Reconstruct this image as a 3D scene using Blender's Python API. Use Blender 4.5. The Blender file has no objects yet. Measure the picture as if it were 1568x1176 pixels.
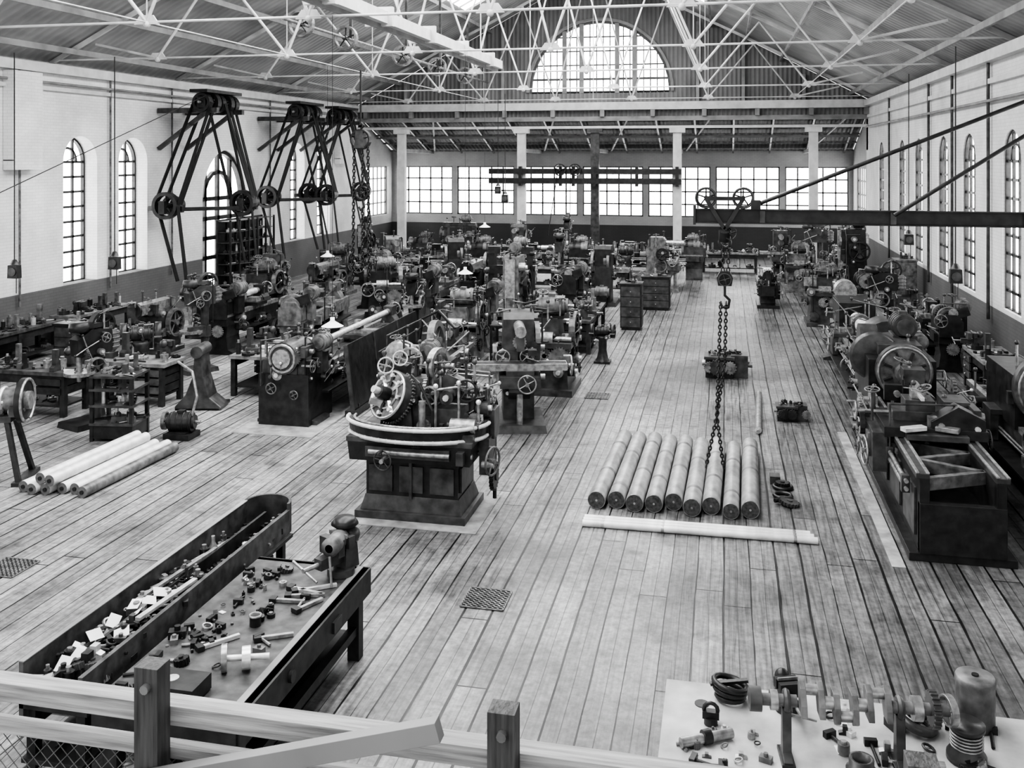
import bpy, math, random
from mathutils import Vector as V, Matrix, Euler
R=math.radians
random.seed(7)
scene=bpy.context.scene
# ------------------------------------------------------------------ materials
def nt(name):
    m=bpy.data.materials.new(name); m.use_nodes=True
    t=m.node_tree; b=t.nodes['Principled BSDF']; return m,t,b
def N(t,typ,**k):
    n=t.nodes.new(typ)
    for a,v in k.items():
        if a=='op': n.operation=v
        else: setattr(n,a,v)
    return n
def mth(t,op,a,b=None,c=None):
    n=t.nodes.new('ShaderNodeMath'); n.operation=op
    for i,x in enumerate((a,b,c)):
        if x is None: continue
        if isinstance(x,(int,float)): n.inputs[i].default_value=x
        else: t.links.new(x,n.inputs[i])
    return n.outputs[0]
def maprange(t,x,a,b,c,d):
    n=t.nodes.new('ShaderNodeMapRange')
    t.links.new(x,n.inputs[0])
    for i,k in enumerate((a,b,c,d)): n.inputs[i+1].default_value=k
    return n.outputs[0]
def grey(t,val,b):
    c=t.nodes.new('ShaderNodeCombineColor')
    for i in range(3): t.links.new(val,c.inputs[i])
    t.links.new(c.outputs[0],b.inputs['Base Color'])
def mat(name,v,rough=.6,metal=0,noise=.25,scale=6,bump=0.0,spec=.5,stretch=None):
    m,t,b=nt(name)
    tc=N(t,'ShaderNodeTexCoord'); nz=N(t,'ShaderNodeTexNoise')
    nz.inputs['Scale'].default_value=scale; nz.inputs['Detail'].default_value=6
    src=tc.outputs['Object']
    if stretch:
        mp=N(t,'ShaderNodeMapping'); mp.inputs['Scale'].default_value=stretch; t.links.new(src,mp.inputs[0]); src=mp.outputs[0]
    t.links.new(src,nz.inputs['Vector'])
    val=maprange(t,nz.outputs['Fac'],.3,.7,v*(1-noise),v*(1+noise)); grey(t,val,b)
    b.inputs['Roughness'].default_value=rough; b.inputs['Metallic'].default_value=metal; b.inputs['Specular IOR Level'].default_value=spec
    if bump:
        bp=N(t,'ShaderNodeBump'); bp.inputs['Strength'].default_value=bump; bp.inputs['Distance'].default_value=.01
        t.links.new(nz.outputs['Fac'],bp.inputs['Height']); t.links.new(bp.outputs[0],b.inputs['Normal'])
    return m
IRON=mat('dark_cast_iron',.022,.38,0,.55,7,.3,.45)
IRON2=mat('oily_machine_paint',.055,.36,0,.6,6,.3,.5)
IRON3=mat('worn_machine_paint',.14,.4,.1,.6,8,.3,.5)
STEEL=mat('machined_steel',.34,.33,.6,.45,14)
BRIGHT=mat('bright_steel',.7,.3,.5,.25,10)
BAR=mat('turned_billet_steel',.34,.38,.4,.4,1.6,.25,.5,(4,2.2,4))
BAND=mat('scored_steel_band',.2,.45,.4,.3,8,.2)
BARL=mat('light_bar_stock',.62,.42,.15,.22,6,.1)
DARKEND=mat('sawn_bar_end',.06,.6,0,.6,25)
WHITE=mat('white_paint',.6,.55,0,.15,3)
TRUSSM=mat('truss_paint',.52,.55,0,.3,2)
GREYP=mat('grey_paint',.25,.6,0,.3,2)
MUNT=mat('window_bar_paint',.1,.6,0,.3,2)
TABLE=mat('worn_table_top',.4,.6,0,.35,3,.2)
BTOP=mat('worn_bench_top',.2,.55,0,.5,6,.3)
WOOD=mat('bench_timber',.07,.5,0,.6,8,.3)
WOODD=mat('oily_timber',.032,.5,0,.5,7,.3,.35)
WOODL=mat('painted_rail_timber',.34,.6,0,.45,1,.6,.5,(4,70,70))
RAILP=mat('weathered_post_timber',.075,.6,0,.5,1,.6,.5,(90,60,6))
BELT=mat('leather_belt',.018,.7,0,.3,6,0,.3)
PAPER=mat('paper_and_rag',.75,.8,0,.1,6)
CONC=mat('concrete_pad',.3,.8,0,.4,4,.3)
SHADE=mat('enamel_lamp_shade',.85,.4,0,.03,3)
def emis(name,s,v=1.0):
    m=bpy.data.materials.new(name); m.use_nodes=True; t=m.node_tree; t.nodes.clear()
    e=t.nodes.new('ShaderNodeEmission'); e.inputs[0].default_value=(v,v,v,1); e.inputs[1].default_value=s
    o=t.nodes.new('ShaderNodeOutputMaterial'); t.links.new(e.outputs[0],o.inputs[0]); return m
GLASS=emis('daylit_frosted_glass',5.0)
SKYL=emis('daylit_skylight_glass',7.0)
def floor_mat():
    m,t,b=nt('worn_floor_planks_painted_sheen')
    tc=N(t,'ShaderNodeTexCoord'); sp=N(t,'ShaderNodeSeparateXYZ'); t.links.new(tc.outputs['Object'],sp.inputs[0])
    X,Y=sp.outputs[0],sp.outputs[1]
    w=.31
    mpw=N(t,'ShaderNodeMapping'); mpw.inputs['Scale'].default_value=(.2,.35,1); t.links.new(tc.outputs['Object'],mpw.inputs[0])
    nw=N(t,'ShaderNodeTexNoise'); nw.inputs['Scale'].default_value=1; t.links.new(mpw.outputs[0],nw.inputs['Vector'])
    xs=mth(t,'DIVIDE',mth(t,'ADD',X,mth(t,'MULTIPLY',nw.outputs['Fac'],.05)),w); fx=mth(t,'FRACT',xs); ix=mth(t,'FLOOR',xs)
    wn=N(t,'ShaderNodeTexWhiteNoise',noise_dimensions='1D'); t.links.new(ix,wn.inputs['W'])
    ys=mth(t,'ADD',mth(t,'DIVIDE',Y,6.3),mth(t,'MULTIPLY',wn.outputs['Value'],7.3))
    iy=mth(t,'FLOOR',ys); fy=mth(t,'FRACT',ys)
    wn2=N(t,'ShaderNodeTexWhiteNoise',noise_dimensions='2D')
    cv=N(t,'ShaderNodeCombineXYZ'); t.links.new(ix,cv.inputs[0]); t.links.new(iy,cv.inputs[1]); t.links.new(cv.outputs[0],wn2.inputs['Vector'])
    mp=N(t,'ShaderNodeMapping'); mp.inputs['Scale'].default_value=(26,1.3,1); t.links.new(tc.outputs['Object'],mp.inputs[0])
    n1=N(t,'ShaderNodeTexNoise'); n1.inputs['Scale'].default_value=1.0; n1.inputs['Detail'].default_value=6; t.links.new(mp.outputs[0],n1.inputs['Vector'])
    n2=N(t,'ShaderNodeTexNoise'); n2.inputs['Scale'].default_value=.38; n2.inputs['Detail'].default_value=8; n2.inputs['Roughness'].default_value=.62; t.links.new(tc.outputs['Object'],n2.inputs['Vector'])
    n3=N(t,'ShaderNodeTexNoise'); n3.inputs['Scale'].default_value=11; n3.inputs['Detail'].default_value=7; n3.inputs['Roughness'].default_value=.7; t.links.new(tc.outputs['Object'],n3.inputs['Vector'])
    n4=N(t,'ShaderNodeTexNoise'); n4.inputs['Scale'].default_value=2.3; n4.inputs['Detail'].default_value=5; t.links.new(tc.outputs['Object'],n4.inputs['Vector'])
    base=maprange(t,wn2.outputs['Value'],0,1,.15,.235)
    base=mth(t,'MULTIPLY',base,maprange(t,n1.outputs['Fac'],.3,.7,.6,1.32))
    base=mth(t,'MULTIPLY',base,maprange(t,n2.outputs['Fac'],.36,.62,.52,1.35))
    base=mth(t,'MULTIPLY',base,maprange(t,n3.outputs['Fac'],.35,.6,.6,1.12))
    base=mth(t,'MULTIPLY',base,maprange(t,n4.outputs['Fac'],.28,.45,.5,1.0))
    base=mth(t,'MULTIPLY',base,maprange(t,X,-10,2,1.5,.85))  # window reflection painted into the plank colour, brighter towards the left wall
    gw=maprange(t,wn.outputs['Value'],0,1,.04,.1)
    gap=mth(t,'LESS_THAN',mth(t,'ADD',fx,maprange(t,n1.outputs['Fac'],.3,.7,-.02,.02)),gw)
    half=mth(t,'LESS_THAN',mth(t,'ABSOLUTE',mth(t,'SUBTRACT',fx,.54)),.014)
    half=mth(t,'MULTIPLY',half,.7)
    butt=mth(t,'LESS_THAN',fy,.003)
    g=mth(t,'MAXIMUM',mth(t,'MAXIMUM',gap,butt),half)
    val=mth(t,'MULTIPLY',base,mth(t,'SUBTRACT',1.0,mth(t,'MULTIPLY',g,.95)))
    grey(t,val,b)
    t.links.new(maprange(t,n1.outputs['Fac'],.3,.7,.3,.52),b.inputs['Roughness'])
    bp=N(t,'ShaderNodeBump'); bp.inputs['Strength'].default_value=.6; bp.inputs['Distance'].default_value=.02
    t.links.new(mth(t,'SUBTRACT',mth(t,'MULTIPLY',n1.outputs['Fac'],.35),g),bp.inputs['Height']); t.links.new(bp.outputs[0],b.inputs['Normal'])
    return m
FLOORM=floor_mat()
def wall_mat(name,dado,top=.78,dark=.2):
    m,t,b=nt(name)
    tc=N(t,'ShaderNodeTexCoord'); sp=N(t,'ShaderNodeSeparateXYZ'); t.links.new(tc.outputs['Object'],sp.inputs[0])
    Z=sp.outputs[2]; U=mth(t,'ADD',sp.outputs[0],sp.outputs[1])
    cv=N(t,'ShaderNodeCombineXYZ'); t.links.new(U,cv.inputs[0]); t.links.new(Z,cv.inputs[1])
    br=N(t,'ShaderNodeTexBrick'); br.inputs['Scale'].default_value=1.0
    br.inputs['Brick Width'].default_value=.23; br.inputs['Row Height'].default_value=.08; br.inputs['Mortar Size'].default_value=.007
    br.inputs['Color1'].default_value=(1,1,1,1); br.inputs['Color2'].default_value=(.94,.94,.94,1); br.inputs['Mortar'].default_value=(.82,.82,.82,1)
    t.links.new(cv.outputs[0],br.inputs['Vector'])
    nz=N(t,'ShaderNodeTexNoise'); nz.inputs['Scale'].default_value=.9; nz.inputs['Detail'].default_value=7; t.links.new(tc.outputs['Object'],nz.inputs['Vector'])
    k=mth(t,'GREATER_THAN',Z,dado)
    val=mth(t,'ADD',mth(t,'MULTIPLY',k,top-dark),dark)
    val=mth(t,'MULTIPLY',val,maprange(t,nz.outputs['Fac'],.3,.7,.8,1.08))
    rr=N(t,'ShaderNodeSeparateColor'); t.links.new(br.outputs['Color'],rr.inputs[0])
    val=mth(t,'MULTIPLY',val,rr.outputs[0]); grey(t,val,b)
    b.inputs['Roughness'].default_value=.75
    bp=N(t,'ShaderNodeBump'); bp.inputs['Strength'].default_value=.3; bp.inputs['Distance'].default_value=.01
    t.links.new(rr.outputs[0],bp.inputs['Height']); t.links.new(bp.outputs[0],b.inputs['Normal'])
    return m
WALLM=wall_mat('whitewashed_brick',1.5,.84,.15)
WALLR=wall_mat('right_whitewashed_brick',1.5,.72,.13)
BACKM=wall_mat('back_wall_boards',1.5,.4,.06)
def corr(name,v,axis,per=.15,amp=.25):
    m,t,b=nt(name)
    tc=N(t,'ShaderNodeTexCoord'); sp=N(t,'ShaderNodeSeparateXYZ'); t.links.new(tc.outputs['Object'],sp.inputs[0])
    s=mth(t,'SINE',mth(t,'MULTIPLY',sp.outputs[axis],2*math.pi/per))
    nz=N(t,'ShaderNodeTexNoise'); nz.inputs['Scale'].default_value=.7; nz.inputs['Detail'].default_value=6; t.links.new(tc.outputs['Object'],nz.inputs['Vector'])
    val=mth(t,'MULTIPLY',mth(t,'ADD',mth(t,'MULTIPLY',s,amp*v*.5),v),maprange(t,nz.outputs['Fac'],.3,.7,.7,1.15))
    grey(t,val,b); b.inputs['Roughness'].default_value=.65
    bp=N(t,'ShaderNodeBump'); bp.inputs['Strength'].default_value=.6; bp.inputs['Distance'].default_value=.03
    t.links.new(s,bp.inputs['Height']); t.links.new(bp.outputs[0],b.inputs['Normal'])
    return m
CORR=corr('corrugated_gable_iron',.2,0,.2)
ROOFM=corr('lined_roof_sheeting',.36,1,.3,.12)
EXTR=corr('lean_to_roof_iron',.05,0,.2,.3)
# ------------------------------------------------------------------ mesh builder
class B:
    def __init__(s): s.v=[];s.f=[];s.fm=[];s.sm=[];s.mats=[];s.M=Matrix.Identity(4);s.st=[]
    def push(s,loc=(0,0,0),rz=0,sc=1,rot=None):
        s.st.append(s.M.copy()); E=(Euler(rot) if rot else Euler((0,0,rz))).to_matrix().to_4x4()
        s.M=s.M@Matrix.Translation(V(loc))@E@Matrix.Scale(sc,4); return s
    def pop(s): s.M=s.st.pop()
    def mi(s,m):
        if m not in s.mats: s.mats.append(m)
        return s.mats.index(m)
    def raw(s,vs,fs,m,sm=False):
        o=len(s.v); M=s.M; s.v+=[tuple(M@V(p)) for p in vs]; k=s.mi(m)
        for f in fs: s.f.append([i+o for i in f]); s.fm.append(k); s.sm.append(sm)
    def box(s,c,d,m,rot=None,tx=1,ty=1):
        x,y,z=[k/2 for k in d]
        vs=[(-x,-y,-z),(x,-y,-z),(x,y,-z),(-x,y,-z),(-x*tx,-y*ty,z),(x*tx,-y*ty,z),(x*tx,y*ty,z),(-x*tx,y*ty,z)]
        E=Euler(rot).to_matrix() if rot else Matrix.Identity(3)
        vs=[E@V(p)+V(c) for p in vs]
        s.raw(vs,[(3,2,1,0),(4,5,6,7),(0,1,5,4),(1,2,6,5),(2,3,7,6),(3,0,4,7)],m)
    def bx(s,x0,x1,y0,y1,z0,z1,m,**k): s.box(((x0+x1)/2,(y0+y1)/2,(z0+z1)/2),(x1-x0,y1-y0,z1-z0),m,**k)
    def fr(s,d):
        d=V(d).normalized(); u=V((0,0,1)) if abs(d.z)<.9 else V((1,0,0))
        a=d.cross(u).normalized(); b=a.cross(d).normalized(); return d,a,b
    def cyl(s,p0,p1,r0,m,r1=None,n=14,m2=None):
        if r1 is None:r1=r0
        p0=V(p0);p1=V(p1);d,a,b=s.fr(p1-p0)
        vs=[]
        for p,r in((p0,r0),(p1,r1)):
            for i in range(n):
                t=2*math.pi*i/n; vs.append(p+a*(r*math.cos(t))+b*(r*math.sin(t)))
        s.raw(vs,[(i,(i+1)%n,n+(i+1)%n,n+i) for i in range(n)],m,True)
        s.raw(vs,[tuple(range(n-1,-1,-1)),tuple(range(n,2*n))],m2 or m)
    def rev(s,c,axis,prof,m,n=20,closed=False,sm=True):
        c=V(c);d,a,b=s.fr(axis);vs=[];fs=[];k=len(prof)
        for i in range(n):
            t=2*math.pi*i/n; e=a*math.cos(t)+b*math.sin(t)
            for r,h in prof: vs.append(c+e*r+d*h)
        for i in range(n):
            j=(i+1)%n
            for q in range(k if closed else k-1):
                q2=(q+1)%k; fs.append((i*k+q,j*k+q,j*k+q2,i*k+q2))
        s.raw(vs,fs,m,sm)
    def ring(s,c,axis,Rr,r,m,n=20,k=6):
        s.rev(c,axis,[(Rr+r*math.cos(2*math.pi*i/k),r*math.sin(2*math.pi*i/k)) for i in range(k)],m,n,True)
    def ball(s,c,r,m,n=10,sz=1):
        s.rev(c,(0,0,1),[(r*math.cos(R(a)),r*sz*math.sin(R(a))) for a in (-90,-60,-30,0,30,60,90)],m,n)
    def wheel(s,c,axis,Rr,w,m,sp=5,m2=None,rim=.16):
        s.rev(c,axis,[(Rr*(1-rim),-w/2),(Rr,-w/2),(Rr,w/2),(Rr*(1-rim),w/2)],m2 or m,22,True,False)
        d,a,b=s.fr(axis);c=V(c)
        s.cyl(c-d*w*.7,c+d*w*.7,Rr*.2,m,n=10)
        for i in range(sp):
            t=2*math.pi*i/sp+.3; e=a*math.cos(t)+b*math.sin(t); s.cyl(c+e*Rr*.15,c+e*Rr*.9,max(.012,Rr*.06),m,n=6)
    def hand(s,c,axis,Rr,m,sp=4,h=True):
        s.ring(c,axis,Rr,max(.012,Rr*.09),m,18,6); d,a,b=s.fr(axis);c=V(c)
        s.cyl(c-d*.04,c+d*.04,Rr*.22,m,n=8)
        for i in range(sp):
            t=2*math.pi*i/sp+.5; e=a*math.cos(t)+b*math.sin(t); s.cyl(c,c+e*Rr,max(.009,Rr*.06),m,n=5)
        if h: s.cyl(c+b*Rr,c+b*Rr-d*.12,.018,m,n=6)
    def prism(s,pts,c,U,W,dep,m):
        c=V(c);U=V(U);W=V(W);n_=U.cross(W).normalized();n=len(pts)
        vs=[c+U*p[0]+W*p[1]-n_*dep/2 for p in pts]+[c+U*p[0]+W*p[1]+n_*dep/2 for p in pts]
        s.raw(vs,[tuple(range(n-1,-1,-1)),tuple(range(n,2*n))]+[(i,(i+1)%n,n+(i+1)%n,n+i) for i in range(n)],m)
    def gear(s,c,axis,Rr,w,m,t=20):
        d,a,b=s.fr(axis);pts=[]
        for i in range(t):
            for q,(k,r) in enumerate(((0,.88),(.25,.88),(.35,1),(.65,1),(.75,.88))):
                if q==0: continue
                an=2*math.pi*(i+k)/t; pts.append((Rr*r*math.cos(an),Rr*r*math.sin(an)))
        s.prism(pts,c,a,b,w,m); s.cyl(V(c)-d*w*.8,V(c)+d*w*.8,Rr*.3,m,n=10)
    def tube(s,pts,r,m,n=6):
        for a,b in zip(pts[:-1],pts[1:]): s.cyl(a,b,r,m,n=n)
        for p in pts[1:-1]: s.ball(p,r*1.02,m,6)
    def beam(s,p0,p1,w,h,m):
        p0=V(p0);p1=V(p1);d,a,b=s.fr(p1-p0); vs=[]
        for p in(p0,p1):
            for i,j in((-1,-1),(1,-1),(1,1),(-1,1)): vs.append(p+a*(w/2*i)+b*(h/2*j))
        s.raw(vs,[(3,2,1,0),(4,5,6,7),(0,1,5,4),(1,2,6,5),(2,3,7,6),(3,0,4,7)],m)
    def chain(s,p0,p1,m,L=.09,r=.012):
        p0=V(p0);p1=V(p1);n=max(2,int((p1-p0).length/(L*.72)));d,a,b=s.fr(p1-p0)
        for i in range(n):
            c=p0+(p1-p0)*((i+.5)/n); ax,u=(a,b) if i%2 else (b,a)
            vs=[];K=8
            for q in range(K):
                t=2*math.pi*q/K; cc=c+d*(L/2*math.cos(t))+u*(L*.3*math.sin(t)); e=(d*math.cos(t)+u*math.sin(t)).normalized()
                for w in range(4):
                    g=math.pi/2*w; vs.append(cc+e*(r*math.cos(g))+ax*(r*math.sin(g)))
            s.raw(vs,[(q*4+w,((q+1)%K)*4+w,((q+1)%K)*4+(w+1)%4,q*4+(w+1)%4) for q in range(K) for w in range(4)],m,True)
    def mesh(s,name):
        me=bpy.data.meshes.new(name); me.from_pydata(s.v,[],s.f)
        for m in s.mats: me.materials.append(m)
        me.polygons.foreach_set('material_index',s.fm); me.polygons.foreach_set('use_smooth',s.sm); me.update(); return me
    def done(s,name,loc=(0,0,0),rz=0,bevel=0,parent=None):
        return place(s.mesh(name),name,loc,rz,bevel,parent)
def place(me,name,loc=(0,0,0),rz=0,bevel=0,parent=None,sc=1):
    o=bpy.data.objects.new(name,me); scene.collection.objects.link(o); o.location=loc; o.rotation_euler=(0,0,rz); o.scale=(sc,sc,sc)
    if bevel:
        md=o.modifiers.new('bevel','BEVEL'); md.width=bevel; md.segments=2; md.limit_method='ANGLE'; md.angle_limit=R(50)
    if parent: o.parent=parent
    return o
# ------------------------------------------------------------------ room shell
XL,XR,XC=-17.5,6.1,-5.7; YG,YB=44.5,49.5; ZP=7.5; RIDGE=13.8; Y0=-3
def roofz(x): return ZP+(RIDGE-ZP)*(1-abs(x-XC)/(XR-XC))
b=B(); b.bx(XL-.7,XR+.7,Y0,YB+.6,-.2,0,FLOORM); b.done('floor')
def wallgen(b,P,a0,a1,z0,z1,ops,m,th=.5,seg=16):
    zt=z1 if callable(z1) else (lambda a:z1)
    def quad(p): b.raw([P(*q) for q in p],[(0,1,2,3)],m)
    def strip(s,e,lo0,lo1):
        n=12 if callable(z1) else 1
        for i in range(n):
            u=s+(e-s)*i/n; w=s+(e-s)*(i+1)/n
            quad([(u,lo0+(lo1-lo0)*i/n,0),(w,lo0+(lo1-lo0)*(i+1)/n,0),(w,zt(w),0),(u,zt(u),0)])
    cur=a0
    for (s,e,zs,zr,arch) in ops:
        strip(cur,s,z0,z0)
        if zs>z0: quad([(s,z0,0),(e,z0,0),(e,zs,0),(s,zs,0)])
        h=(e-s)/2; rise=h*arch
        f=lambda a:zr+rise*math.sqrt(max(0,1-((a-(s+e)/2)/h)**2))
        n=seg if arch else 1
        pts=[(s+e)/2-h*math.cos(math.pi*i/n) for i in range(n+1)] if arch else [s,e]
        for u,w in zip(pts[:-1],pts[1:]):
            quad([(u,f(u),0),(w,f(w),0),(w,zt(w),0),(u,zt(u),0)])
            quad([(u,f(u),0),(w,f(w),0),(w,f(w),th),(u,f(u),th)])
        quad([(s,zs,0),(s,zr,0),(s,zr,th),(s,zs,th)]); quad([(e,zs,0),(e,zr,0),(e,zr,th),(e,zs,th)]); quad([(s,zs,0),(e,zs,0),(e,zs,th),(s,zs,th)])
        cur=e
    strip(cur,a1,z0,z0)
WN=[0]
def window(P,s,e,zs,zr,arch,dep,nx,dz,fm,tk=.05,radial=True):
    b=B(); h=(e-s)/2; c=(s+e)/2; rise=h*arch
    f=lambda a:zr+rise*math.sqrt(max(0,1-((a-c)/h)**2))
    n=16 if arch else 1
    pts=[c-h*math.cos(math.pi*i/n) for i in range(n+1)] if arch else [s,e]
    poly=[P(s,zs,dep),P(e,zs,dep)]+[P(a,f(a),dep) for a in reversed(pts)]
    b.raw(poly,[tuple(range(len(poly)))],GLASS)
    d2=dep-.05
    def bar(a,z,a2,z2,t): b.beam(P(a,z,d2),P(a2,z2,d2),t,t,fm)
    for i in range(nx+1):
        a=s+(e-s)*i/nx; t=tk*1.8 if i in(0,nx) else tk
        bar(a,zs,a,f(a) if arch and i not in (0,nx) else zr,t)
    k=max(1,round((zr-zs)/dz))
    for i in range(k+1):
        z=zs+(zr-zs)*i/k; bar(s,z,e,z,tk*1.8 if i in(0,k) and not arch else tk)
    if arch:
        for u,w in zip(pts[:-1],pts[1:]): bar(u,f(u),w,f(w),tk*1.8)
        if radial and rise>.4:
            rr=.55
            q=[(c-h*rr*math.cos(math.pi*i/8),zr+rise*rr*math.sin(math.pi*i/8)) for i in range(9)]
            for u,w in zip(q[:-1],q[1:]): bar(u[0],u[1],w[0],w[1],tk)
    WN[0]+=1; b.done('window_%d'%WN[0])
PLf=lambda a,z,d=0:(XL-d,a,z)
PRf=lambda a,z,d=0:(XR+d,a,z)
def PY(y): return lambda a,z,d=0:(a,y+d,z)
winsL=[(8.9,10.35,1.5,4.85,1),(11.35,12.8,1.5,4.85,1),(15.9,17.35,1.5,4.85,1),(18.4,19.85,1.5,4.85,1),(22.95,24.4,1.5,4.85,1),(25.4,26.85,1.5,4.85,1),(30.1,33.6,.02,3.5,1),(36.9,38.35,1.5,4.85,1),(39.6,41.05,1.5,4.85,1)]
b=B(); wallgen(b,PLf,Y0,YG+.5,0,ZP,winsL,WALLM,.55); b.done('wall_left')
for w in winsL:
    if w[1]-w[0]>2: window(PLf,*w,.5,4,.7,WOODD,.14)
    else: window(PLf,*w,.5,3,.42,IRON,.06)
winsR=[(12.2,13.6,1.6,4.9,1),(15.6,17.0,1.6,4.9,1),(19.2,20.6,1.6,4.9,1),(22.2,23.6,1.6,4.9,1),(26.0,27.4,1.6,4.9,1),(29.0,30.4,1.6,4.9,1),(32.6,34.0,1.6,4.9,1),(35.6,37,1.6,4.9,1),(40.2,41.6,1.6,4.9,1)]
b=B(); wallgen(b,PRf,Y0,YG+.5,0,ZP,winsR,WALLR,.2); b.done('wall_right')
for w in winsR: window(PRf,*w,.16,3,.42,IRON,.06)
b=B(); wallgen(b,PY(YG),XL,XR,6.75,roofz,[(-8.95,-2.4,7.95,8.0,1.0)],CORR,.25,24); b.done('wall_gable')
window(PY(YG),-8.95,-2.4,7.95,8.0,1.0,.2,1,1,MUNT,.1,radial=False)
b=B()
for a in (-7.3,-6.5,-4.85,-4.05): b.beam((a,YG+.1,7.95),(a,YG+.1,8+math.sqrt(3.27**2-(a+5.675)**2)),.24,.2,GREYP)
for z in (8.6,9.25,9.9,10.55):
    h=math.sqrt(3.25**2-(z-8)**2); b.beam((-5.675-h,YG+.1,z),(-5.675+h,YG+.1,z),.06,.1 if z<9 else .06,MUNT)
for i in range(22):
    a=-8.9+6.5*i/21; b.beam((a,YG+.1,7.95),(a,YG+.1,8+math.sqrt(max(0,3.25**2-(a+5.675)**2))),.045,.045,MUNT)
for i in range(24):
    t=math.pi*i/24; t2=math.pi*(i+1)/24
    b.beam((-5.675+3.36*math.cos(t),YG-.05,8+3.36*math.sin(t)),(-5.675+3.36*math.cos(t2),YG-.05,8+3.36*math.sin(t2)),.14,.12,GREYP)
b.done('trim_1')
b=B()
b.bx(XL+.02,XR-.02,YG-.35,YG-.02,7.15,7.5,WHITE); b.bx(XL+.02,XR-.02,YG-.2,YG-.02,6.65,6.85,GREYP); b.bx(XL+.02,XR-.02,YG-.12,YG-.02,6.3,6.42,WHITE)
for a in [XL+.5+i*2.3 for i in range(11)]: b.box((a,YG-.2,7.0),(.2,.3,.32),GREYP)
for a in (-15,-12.2,-10.2,-1.2,.8,3.4):
    b.beam((a,YG-.15,7.5),(a,YG-.15,roofz(a)-.3),.14,.14,GREYP)
b.done('trim_2')
for x,m in ((-15.2,WHITE),(-9.3,WHITE),(-5.84,IRON2),(-2.1,WHITE),(3.8,WHITE)):
    b=B(); b.bx(x-.19,x+.19,YG-.3,YG-.02,0,6.3,m); b.box((x,YG-.2,.25),(.5,.45,.5),m,tx=.8,ty=.8); b.box((x,YG-.2,6.2),(.7,.4,.2),m); b.done('timber_post')
b=B(); ops=[]; x=XL+.25
while x<XR-1: ops.append((x,min(x+3.1,XR-.2),1.95,4.5,0)); x+=3.36
wallgen(b,PY(YB),XL,XR,0,5.35,ops,BACKM,.3); b.done('wall_back')
for w in ops: window(PY(YB),*w,.2,5,.64,MUNT,.07)
b=B(); wallgen(b,PLf,YG+.5,YB,0,5.3,[(45.3,48.9,1.95,4.5,0)],BACKM,.3); b.raw([(XL,YG,5.3),(XL,YB,5.3),(XL,YG,7.0)],[(0,1,2)],BACKM); b.done('wall_left_lean_to'); window(PLf,45.3,48.9,1.95,4.5,0,.25,6,.64,MUNT,.06)
b=B(); wallgen(b,PRf,YG+.5,YB,0,5.3,[(45.3,48.9,1.95,4.5,0)],BACKM,.3); b.raw([(XR,YG,5.3),(XR,YB,5.3),(XR,YG,7.0)],[(0,1,2)],BACKM); b.done('wall_right_lean_to'); window(PRf,45.3,48.9,1.95,4.5,0,.25,6,.64,MUNT,.06)
b=B(); b.raw([(XL,YG,7.0),(XR,YG,7.0),(XR,YB+.3,5.3),(XL,YB+.3,5.3)],[(0,1,2,3)],EXTR)
b.done('ceiling_lean_to')
b=B()
for i in range(14):
    a=XL+.4+i*1.75; b.beam((a,YG+.1,6.85),(a,YB-.1,5.25),.08,.16,IRON3)
for i in range(4):
    y=YG+1.2+i*1.1; z=7.0-(y-YG)*.34-.1; b.bx(XL+.05,XR-.05,y,y+.1,z-.1,z,IRON3)
for a in (-15.2,-9.3,-5.84,-2.1,3.8): b.beam((a,YG+.1,5.3),(a,YB-.1,5.25),.12,.16,GREYP); b.beam((a+1.4,YG+.4,6.7),(a+.2,YB-.4,5.3),.08,.08,GREYP)
b.bx(XL+.05,XR-.05,YG+2.4,YG+2.5,5.9,6.0,GREYP)
b.done('lean_to_rafters')
b=B(); b.raw([(XL-.6,Y0,roofz(XL)-.3),(XL-.6,YG,roofz(XL)-.3),(XC,YG,RIDGE),(XC,Y0,RIDGE)],[(0,1,2,3)],ROOFM)
b.raw([(XR+.6,Y0,roofz(XR)-.3),(XR+.6,YG,roofz(XR)-.3),(XC,YG,RIDGE),(XC,Y0,RIDGE)],[(0,1,2,3)],ROOFM)
b.done('ceiling')
for sgn in (-1,1):
    b=B()
    xa,xb=XC+sgn*1.6,XC+sgn*4.9
    b.raw([(xa,2,roofz(xa)-.06),(xa,39,roofz(xa)-.06),(xb,39,roofz(xb)-.06),(xb,2,roofz(xb)-.06)],[(0,1,2,3) if sgn<0 else (3,2,1,0)],SKYL)
    for i in range(38):
        y=2+i; b.beam((xa,y,roofz(xa)-.12),(xb,y,roofz(xb)-.12),.05,.06,GREYP)
    b.done('window_skylight')
b=B()
for sgn in(-1,1):
    for k in (.6,1.5,5.1,6.6,8.1,9.6,11.0):
        x=XC+sgn*k; b.beam((x,Y0,roofz(x)-.17),(x,YG,roofz(x)-.17),.07,.15,GREYP)
b.done('roof_purlins')
b=B(); b.bx(XL-.05,XL+.22,Y0,YG-.4,7.2,7.45,WHITE); b.bx(XL,XL+.1,Y0,YG-.4,6.75,6.85,WHITE); b.cyl((XL+.12,Y0,6.95),(XL+.12,YG-.4,6.95),.04,GREYP,n=6)
for y in (21.2,24.9,28.1,35,):
    b.cyl((XL+.08,y,1.2),(XL+.08,y,7.2),.03,IRON3,n=6)
b.done('trim_3')
b=B(); b.bx(XR-.22,XR+.05,Y0,YG-.4,7.2,7.45,WHITE); b.bx(XR-.1,XR,Y0,YG-.4,6.7,6.82,WHITE); b.cyl((XR-.12,Y0,6.3),(XR-.12,YG-.4,6.3),.04,GREYP,n=6)
for y in (24.5,28.2,31.3,38.5): b.cyl((XR-.08,y,1.2),(XR-.08,y,7.2),.04,IRON2,n=6)
b.done('trim_4')
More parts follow.
